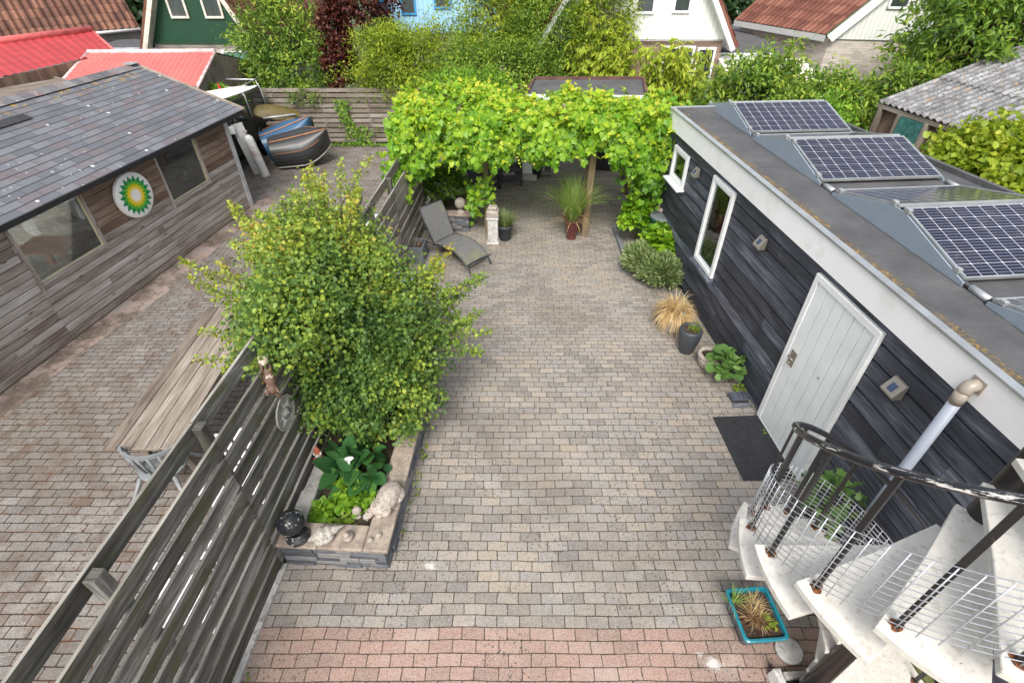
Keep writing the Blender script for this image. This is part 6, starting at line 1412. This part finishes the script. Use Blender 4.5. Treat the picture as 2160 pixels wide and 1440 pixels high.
# gabled houses -------------------------------------------------------
def gable(name, lab, M, side, x0, x1, zb, apex, depth, roofmat, trimmat, brick, wins=(), lows=(), oh=.28, winmat=None, extra_base=0, tw=.12):
    """gable wall in local xz plane at y=0, facing -y; upper siding from zb up to the apex; brick below"""
    loc = M @ Vector(((x0+x1)/2, depth/2, 0)); t = thing(name, loc, lab, 'house')
    xa, za = apex
    b = MB(M); b.face([(x0, 0, zb), (x1, 0, zb), (xa, 0, za)], [(x0, zb), (x1, zb), (xa, za)], .5)
    b.face([(x0, -.06, zb-.02), (x1, -.06, zb-.02), (x1, 0, zb-.02), (x0, 0, zb-.02)]); b.build('upper_wall', side, t)
    b = MB(M); i = .12; b.face([(x0+i, .05, 0), (x1-i, .05, 0), (x1-i, .05, zb), (x0+i, .05, zb)], [(0, 0), (x1-x0, 0), (x1-x0, zb), (0, zb)], .5)
    b.face([(x0+i, .05, 0), (x0+i, .05, zb), (x0+i, depth, zb), (x0+i, depth, 0)], [(0, 0), (0, zb), (depth, zb), (depth, 0)]); b.face([(x1-i, .05, 0), (x1-i, .05, zb), (x1-i, depth, zb), (x1-i, depth, 0)], [(0, 0), (0, zb), (depth, zb), (depth, 0)]); b.build('lower_wall', brick, t)
    for s, xe in ((-1, x0), (1, x1)):
        sl = Vector((xe-xa, 0, zb-za)); k = 1+.22/abs(sl.length); e = Vector((xa, 0, za))+sl*k
        nrm = Vector((za-zb, 0, abs(xe-xa))).normalized()*.1; nrm.x *= s
        b = MB(M); p = [Vector((e.x, -oh, e.z))+nrm, Vector((e.x, depth, e.z))+nrm, Vector((xa, depth, za))+nrm, Vector((xa, -oh, za))+nrm]
        L = sl.length*k
        corr_sheet(b, *[tuple(q) for q in p], .2, .02, max(4, int(L/.3)), .03, 4) if depth < 9 else quad(b, p)
        b.prism([(0, 0), (0, 0.01), (.01, 0)], 0, .01) if False else None
        # tiles seen edge-on at the verge
        v0, v1 = Vector((e.x, -oh, e.z)), Vector((xa, -oh, za)); w_ = Vector((0, 0, .0))
        b.face([tuple(v0+nrm), tuple(v1+nrm), tuple(v1+nrm*.2), tuple(v0+nrm*.2)]); b.build('roof', roofmat, t)
        b = MB(M); q = nrm.normalized()*-tw; y = -oh-.01
        a0, a1 = v0+nrm*.2, v1+nrm*.2
        b.face([(a0.x, y, a0.z), (a1.x, y, a1.z), (a1.x+q.x, y, a1.z+q.z), (a0.x+q.x, y, a0.z+q.z)]); b.face([(a0.x+q.x, y, a0.z+q.z), (a1.x+q.x, y, a1.z+q.z), (a1.x+q.x, 0, a1.z+q.z), (a0.x+q.x, 0, a0.z+q.z)])
        b.build('verge_board', trimmat, t)
    for (a, c_, z0, z1) in wins:
        f = .055; b = MB(M); b.box(a, a+f, -.05, -.005, z0, z1); b.box(c_-f, c_, -.05, -.005, z0, z1); b.box(a+f, c_-f, -.05, -.005, z0, z0+f); b.box(a+f, c_-f, -.05, -.005, z1-f, z1); w = b.build('window', winmat or WHITE, t)
        b = MB(M); b.box(a+f, c_-f, -.03, -.012, z0+f, z1-f); b.build('pane', DARKPANE, w)
    for (a, c_, z0, z1, mat) in lows:
        f = .06; b = MB(M); b.box(a, a+f, .0, .045, z0, z1); b.box(c_-f, c_, .0, .045, z0, z1); b.box(a+f, c_-f, .0, .045, z0, z0+f); b.box(a+f, c_-f, .0, .045, z1-f, z1); w = b.build('door' if mat == 'door' else 'window', WHITE, t)
        b = MB(M); b.box(a+f, c_-f, .02, .04, z0+f if mat != 'door' else z0+(z1-z0)*.3, z1-f); b.build('pane', DARKPANE if mat != 'teal' else simple('teal_pane', (.15, .3, .28), .1, var=.2), w)
        if mat == 'door': b = MB(M); b.box(a+f, c_-f, .01, .045, z0+f, z0+(z1-z0)*.3); b.build('door_panel', WHITE, w)
    return t
gable('a_frame_house', 'dark green A-frame gable house with cream window frames', frame(-10.45, 17.0, 0), GREENSIDE, -.06, 3.15, 2.3, (1.62, 5.3), 6.5, BROWNTILE, simple('cream_verge', (.55, .52, .45), .5), PALEBRICK,
      wins=((.87, 1.38, 2.93, 3.75), (1.83, 2.36, 2.93, 3.75)), lows=((.86, 1.38, 1.3, 2.12, 'win'), (1.95, 2.95, 1.2, 2.14, 'teal')), winmat=simple('cream_window', (.62, .58, .5), .5))
gable('a_frame_house', 'light blue timber gable house mostly hidden behind the trees', frame(-5, 20, 0), BLUESIDE, .15, 4.9, 2.2, (2.5, 5.6), 6.5, BROWNTILE, simple('blue_trim', (.03, .22, .45), .5), PALEBRICK,
      wins=((1.35, 1.85, 2.68, 3.6), (2.45, 3.0, 2.85, 3.6)), winmat=simple('blue_window', (.04, .25, .5), .5))
gable('gable_house', 'white timber gable house behind the bamboo with a white garden door', frame(3.33, 15.7, -1), WHITESIDE, -2.6, 2.42, 2.6, (-.1, 6.4), 5.5, REDTILE, WHITE, REDBRICK,
      wins=((-.16, .34, 3.18, 3.95), (.80, 1.26, 3.2, 3.95)), lows=((.75, 1.60, 1.45, 2.45, 'win'), (1.66, 2.16, .5, 2.42, 'door')))
# right white house: a skewed plan, roof slope facing the camera
t = thing('gable_house', (9, 18, 0), 'white timber house with a bright red-tiled roof slope, top right', 'house')
G0 = Vector((8.62, 16.25, 2.62)); G1 = Vector((9.6, 16.05, 3.66)); G2_ = G0+(G1-G0)*2.6; EF = Vector((7.25, 19.6, 2.58)); 
b = MB(); corr_sheet(b, EF, G0, G2_, EF+(G2_-G0), .18, .02, 12, .03, 4); b.build('roof', REDTILE, t)
ux = Vector((1, -.16, 0)).normalized()
b = MB(); P = [G0+ux*.12+Vector((0, .12, -.1)), G0+ux*6+Vector((0, .12, -.1)), G2_+ux*.5+Vector((0, .12, 0)), ]; b.face([tuple(q) for q in P], [(0, 0), (6, 0), (3, 3)], .5); b.build('upper_wall', WHITESIDE, t)
b = MB(); q = G0+ux*.2+Vector((0, .16, -.1)); r_ = G0+ux*6+Vector((0, .16, -.1)); b.face([tuple(q), tuple(r_), (r_.x, r_.y, 0), (q.x, q.y, 0)], [(0, 2.5), (5.8, 2.5), (5.8, 0), (0, 0)]); e2 = EF+Vector((.3, 0, -.1)); b.face([tuple(q), (q.x, q.y, 0), (e2.x, e2.y, 0), tuple(e2)], [(0, 2.5), (0, 0), (3.6, 0), (3.6, 2.5)]); b.build('lower_wall', PALEBRICK, t)
b = MB(); dn = Vector((0, 0, -.16)); quad(b, [G0+Vector((-.02, -.03, .0)), EF+Vector((-.02, -.03, .0)), EF+dn, G0+dn]); quad(b, [G0+Vector((.0, -.05, .0)), G2_+Vector((0, -.05, 0)), G2_+Vector((.16, -.05, -.1)), G0+Vector((.2, -.05, -.16))]); b.build('fascia', WHITE, t)
for (a, z) in ((1.30, 3.25), (2.15, 3.30)):
    M = Matrix.Translation(G0) @ Matrix.Rotation(math.atan2(-.16, 1), 4, 'Z'); b = MB(M); z -= 2.62; f = .05
    b.box(a, a+.5, .04, .1, z, z+f); b.box(a, a+f, .04, .1, z, z+.75); b.box(a+.45, a+.5, .04, .1, z, z+.75); b.box(a, a+.5, .04, .1, z+.7, z+.75); w = b.build('window', WHITE, t); b = MB(M); b.box(a+f, a+.45, .05, .09, z+f, z+.7); b.build('pane', DARKPANE, w)
# flat roofed link right of the white house
g_ = thing('flat_extension', (6.6, 16.5, 0), 'flat-roofed extension with dark roof between the two white houses', 'building')
b = MB(frame(5.7, 15.9, -2)); b.box(0, 1.4, 0, 3.6, 0, 2.12); b.build('wall', WHITE, g_); b = MB(frame(5.7, 15.9, -2)); b.box(-.05, 1.5, -.05, 3.7, 2.125, 2.26); b.build('fascia', WHITE, g_); b = MB(frame(5.7, 15.9, -2)); b.box(-.04, 1.9, -.04, 6.0, 2.262, 2.27); b.tube([(.6, 1.2, 2.27), (.6, 1.2, 2.6)], .06, 10); b.build('roof', BITUMEN, g_)
b = MB(Matrix.Translation((6.6, 14.6, 1.9)) @ Matrix.Rotation(R(12), 4, 'X')); b.box(-1.0, 1.3, -1.1, 1.1, 0, .03); b.tube([(-.95, -1.05, -1.9), (-.95, -1.05, 0)], .03, 6); b.tube([(1.2, -1.05, -1.9), (1.2, -1.05, 0)], .03, 6); top('awning', b, simple('pale_awning', (.72, .70, .60), .6, var=.06), 'pale yellowish awning above the shrubs in front of the flat extension', 'awning')
b = MB(); b.tube([(4.2, 14.2, 1.75), (6.0, 14.2, 1.78)], .02, 6); b.tube([(4.2, 14.2, 0), (4.2, 14.2, 1.75)], .03, 6); b.tube([(6, 14.2, 0), (6, 14.2, 1.78)], .03, 6); top('timber_rail', b, RAILWOOD, 'thin timber rail in front of the white garden door', 'rail')
# flat roofed veranda behind the vine
vr = thing('covered_veranda', (1.6, 12.4, 0), 'flat-roofed veranda with dark felt roof behind the vine', 'veranda')
RP = [(.30, 11.65), (2.78, 11.55), (3.05, 13.25), (.55, 13.2)]
b = MB(); b.prism(RP, 2.03, 2.14, .5); b.build('roof', BITUMEN, vr)
b = MB(); b.prism([(.28, 11.5), (2.80, 11.4), (2.81, 11.53), (.30, 11.63)], 2.0, 2.2); b.build('fascia', WHITE, vr)
b = MB(); b.prism([(.55, 13.21), (3.05, 13.26), (3.06, 13.31), (.5, 13.26)], 2.0, 2.20); b.prism([(2.79, 11.56), (2.85, 11.55), (3.11, 13.25), (3.05, 13.26)], 2.0, 2.19); b.prism([(.25, 11.66), (.30, 11.65), (.55, 13.2), (.49, 13.2)], 2.0, 2.19); b.build('roof_kerb', simple('rusty_trim', (.10, .05, .04), .7, var=.5, scale=5), vr)
for x, y in ((2.7, 11.7), (2.95, 13.1), (.65, 13.1)):
    b = MB(); b.box(x-.05, x+.05, y-.05, y+.05, 0, 2.03); b.build('post', RAILWOOD, vr)
# barn with corrugated roof at the right
t = thing('corrugated_barn', (9.0, 10.5, 0), 'low barn with mossy grey corrugated fibre-cement roof at the right', 'barn')
A = Vector((7.90, 11.9, 2.0)); B_ = Vector((9.0, 7.2, 2.0)); U_ = Vector((3.4, .88, .97))*1.15
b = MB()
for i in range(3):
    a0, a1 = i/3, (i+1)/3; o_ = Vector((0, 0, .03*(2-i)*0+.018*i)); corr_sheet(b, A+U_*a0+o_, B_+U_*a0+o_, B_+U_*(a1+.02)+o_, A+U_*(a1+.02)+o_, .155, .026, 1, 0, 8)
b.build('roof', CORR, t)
b = MB(); quad(b, [A+Vector((.15, 0, -.05)), B_+Vector((.15, 0, -.05)), Vector((B_.x+.15, B_.y, 0)), Vector((A.x+.15, A.y, 0))]); quad(b, [A+Vector((.1, -.1, -.05)), A+U_+Vector((0, -.1, -.05)), Vector((A.x+U_.x, A.y+U_.y-.1, 0)), Vector((A.x+.1, A.y-.1, 0))]); b.build('wall', simple('barn_wall', (.20, .13, .10), .8, var=.25), t)
dn_ = (B_-A).normalized(); an = math.degrees(math.atan2(dn_.y, dn_.x)); M = Matrix.Translation(A) @ Matrix.Rotation(R(an), 4, 'Z')
b = MB(M); b.box(0, 4.8, .02, .05, -.12, -.04); 
for x in (.1, .62, 1.28, 1.9): b.box(x, x+.07, -.02, .10, -1.6, -.12)
b.build('frame', TABLEWOOD, t); b = MB(M); b.box(.70, 1.27, -.01, .02, -1.1, -.13); b.build('window', simple('teal_glass', (.06, .18, .17), .2, var=.35, scale=12), t)
# ------------------------------------------------------------------ trees and shrubs
GR = 'trees and shrubs beyond the yards'
tree('laurel_tree', 'bright green bushy tree behind the left half of the back fence', (-6.45, 16.5, 2.3), (1.25, .9, 1.75), L_MID, BARK, 150, 70, .13, 'lance', .17, GR, 'tree', age=.35, low=-.9, stems=2)
tree('laurel_tree', 'looser green bush growing over the left end of the back fence', (-7.6, 15.9, 1.3), (.9, .5, .75), L_MID, BARK, 60, 45, .12, 'lance', .13, GR, 'shrub', age=.3)
tree('round_bush', 'small clipped bright green bush above the shed roof edge', (-7.35, 13.9, 1.42), (.50, .45, .42), L_BRIGHT, BARK, 70, 60, .05, 'oval', .06, GR, 'bush', lump=.1)
tree('copper_shrub', 'narrow dark red copper shrub standing behind the back fence', (-4.85, 16.2, 2.1), (.42, .42, 1.6), L_RED, BARK, 90, 80, .08, 'oval', .09, GR, 'shrub', lump=.15)
tree('copper_tree', 'purple-leaved tree in front of the blue house', (-4.7, 18.8, 3.0), (1.0, .7, .8), L_RED, BARK, 60, 50, .10, 'oval', .14, GR, 'tree')
tree('yellow_shrub', 'yellow-green arching shrub between the copper shrub and the vine', (-3.2, 15.9, 1.85), (1.35, .8, 1.0), L_YEL, BARK, 200, 65, .10, 'lance', .15, GR, 'shrub', age=.2, low=-.8)
tree('yellow_shrub', 'olive-yellow loose shrub in front of the blue house', (-2.3, 16.6, 1.85), (1.5, .8, .9), L_YEL, BARK, 190, 60, .09, 'lance', .16, GR, 'shrub', age=.15)
tree('feathery_tree', 'large feathery yellow-green tree at the top centre', (-.25, 16.2, 2.9), (1.4, .9, 1.5), L_YEL, BARK, 300, 75, .09, 'lance', .17, GR, 'tree', stems=3, low=-.9)
tree('feathery_tree', 'darker feathery green tree left of the bamboo', (1.0, 15.7, 2.6), (1.3, .8, 1.5), L_MID, BARK, 240, 75, .09, 'lance', .15, GR, 'tree', stems=3, age=.1, low=-.9)
tree('fern_shrub', 'fresh green low shrub rising behind the left half of the vine', (-1.0, 12.9, 2.0), (1.15, .6, .38), L_BRIGHT, BARK, 80, 60, .09, 'lance', .1, GR, 'shrub')
tree('feathery_tree', 'tall yellow-green tree hiding the left half of the white gable house', (2.35, 15.2, 2.9), (.85, .5, 1.6), L_YEL, BARK, 150, 70, .10, 'lance', .15, GR, 'tree', low=-.9)
tree('feathery_tree', 'low olive-green tree directly behind the veranda roof', (-.3, 15.0, 1.9), (1.7, .6, .9), L_MID, BARK, 160, 70, .09, 'lance', .15, GR, 'tree', age=.3, low=-.9)
def bamboo(name, lab, c, rad, ncane, h):
    t = thing(name, (c[0], c[1], 0), lab, 'bamboo', GR); b = MB(); PS = []; DS = []
    for k in range(ncane):
        a = random.uniform(0, 6.28); r = random.random()**.5; p0 = Vector((c[0]+rad*.4*r*math.cos(a), c[1]+rad*.3*r*math.sin(a), 0)); tip = Vector((c[0]+rad*1.1*r*math.cos(a), c[1]+rad*.8*r*math.sin(a), h*random.uniform(.7, 1.05)))
        m = (p0+tip)/2+Vector((0, 0, .25)); b.tube([p0, m, tip, tip+Vector((math.cos(a)*.15, math.sin(a)*.15, -.06))], [.014, .010, .005, .002], 5)
        for q in range(26):
            f = random.uniform(.38, 1.0); base = p0.lerp(m, f*2) if f < .5 else m.lerp(tip, f*2-1); o = Vector((random.gauss(0, .14), random.gauss(0, .14), random.gauss(0, .06)))
            cpt = base+o
            for w in range(6): PS.append(cpt+Vector((random.gauss(0, .03), random.gauss(0, .03), random.gauss(0, .03)))); DS.append(o.normalized()*.5+Vector((random.gauss(0, .6), random.gauss(0, .6)-.2, -.7+random.gauss(0, .3))))
    P = np.array(PS); n = len(P); N_ = rng.normal(size=(n, 3))*.4+np.array([0, -.4, 1]); leaves('foliage', P, np.array(DS), N_, .19*(.6+.6*rng.random(n)), 'lance', L_YEL, t, np.clip(.25+.6*rng.random(n), 0, 1)); b.build('cane', RAILWOOD, t); return t
bamboo('bamboo', 'arching yellow-green bamboo left of the white gable house', (2.35, 14.9), .85, 26, 3.1)
bamboo('bamboo', 'bushy bamboo in front of the white gable house', (3.95, 14.0), .75, 26, 2.75)
tree('sumac_shrub', 'broad mid-green shrub with drooping leaflets behind the far end of the solar roof', (5.6, 12.6, 1.75), (1.35, .9, 1.05), L_MID, BARK, 150, 62, .14, 'lance', .16, GR, 'shrub', age=.3, low=-.8, droop=.5, stems=2)
tree('sumac_shrub', 'drooping leafy shrub in front of the right white house', (7.4, 12.9, 1.55), (1.2, .8, .75), L_MID, BARK, 110, 58, .14, 'lance', .16, GR, 'shrub', age=.35, low=-.8, droop=.5)
tree('feathery_shrub', 'grey-green feathery shrub right behind the farthest solar panels', (5.95, 10.1, 1.9), (.38, .38, .62), L_BRIGHT, BARK, 50, 45, .10, 'lance', .08, GR, 'shrub', base=(5.95, 10.1, 0))
tree('laurel_shrub', 'light green shrub between the solar roof and the corrugated barn', (6.75, 9.6, 1.35), (.6, .5, .5), L_BRIGHT, BARK, 50, 40, .12, 'oval', .1, GR, 'shrub')
tree('ash_tree', 'large green tree with divided leaves at the top right corner', (11.0, 13.3, 3.2), (2.2, 1.1, 1.35), L_MID, BARK, 200, 70, .16, 'lance', .18, GR, 'tree', age=.2, droop=.4, low=-.9, stems=2, tr=.08)
tree('ash_tree', 'darker green tree at the right edge above the barn roof', (11.6, 14.2, 3.1), (1.6, 1.0, 1.2), L_MID, BARK, 110, 60, .15, 'lance', .18, GR, 'tree', age=.0, low=-.9)
tree('elder_shrub', 'green shrub left of the barn, under the ash tree', (9.0, 13.0, 1.95), (.9, .6, .7), L_MID, BARK, 80, 50, .12, 'lance', .13, GR, 'shrub', age=.3)
tree('barberry_hedge', 'yellow-green leafy hedge along the right edge of the solar roof', (7.6, 8.2, 1.7), (.9, 1.0, .65), L_YEL, BARK, 150, 60, .10, 'oval', .11, GR, 'hedge', age=.25, low=-.5, stems=2)
tree('barberry_hedge', 'nearer part of the yellow-green hedge at the right photo edge', (7.3, 6.9, 1.6), (.85, .9, .62), L_YEL, BARK, 130, 60, .10, 'oval', .11, GR, 'hedge', age=.25, low=-.5)
tree('barberry_hedge', 'taller yellow-green shoots in front of the corrugated barn roof', (7.9, 8.3, 2.1), (.8, .7, .5), L_YEL, BARK, 70, 45, .10, 'oval', .12, GR, 'hedge', age=.3, low=-.5)
tree('fence_creeper', 'dark green creeper spilling over the back fence top above the boats', (-5.75, 15.35, 1.25), (.45, .2, .35), L_MID, BARK, 30, 40, .08, 'lance', .08, GR, 'creeper', lump=.3)
for i, (x, y, z, r, lab) in enumerate(((10.2, 27, 2.6, 2.6, 'dark tree between the two white houses, nearer the left one'), (12.5, 29, 3.0, 3.0, 'dark tree far behind the right white house'), (-16.3, 25.5, 2.8, 2.0, 'dark tree between the brown roof and the green house'), (1.0, 28, 2.6, 3.0, 'dark tree far behind the centre trees'))):
    tree('dark_tree', lab, (x, y, z), (r, 1.4, 2.4), L_DARK, BARK, 90, 50, .24, 'oval', .3, GR, 'tree', low=-.9)
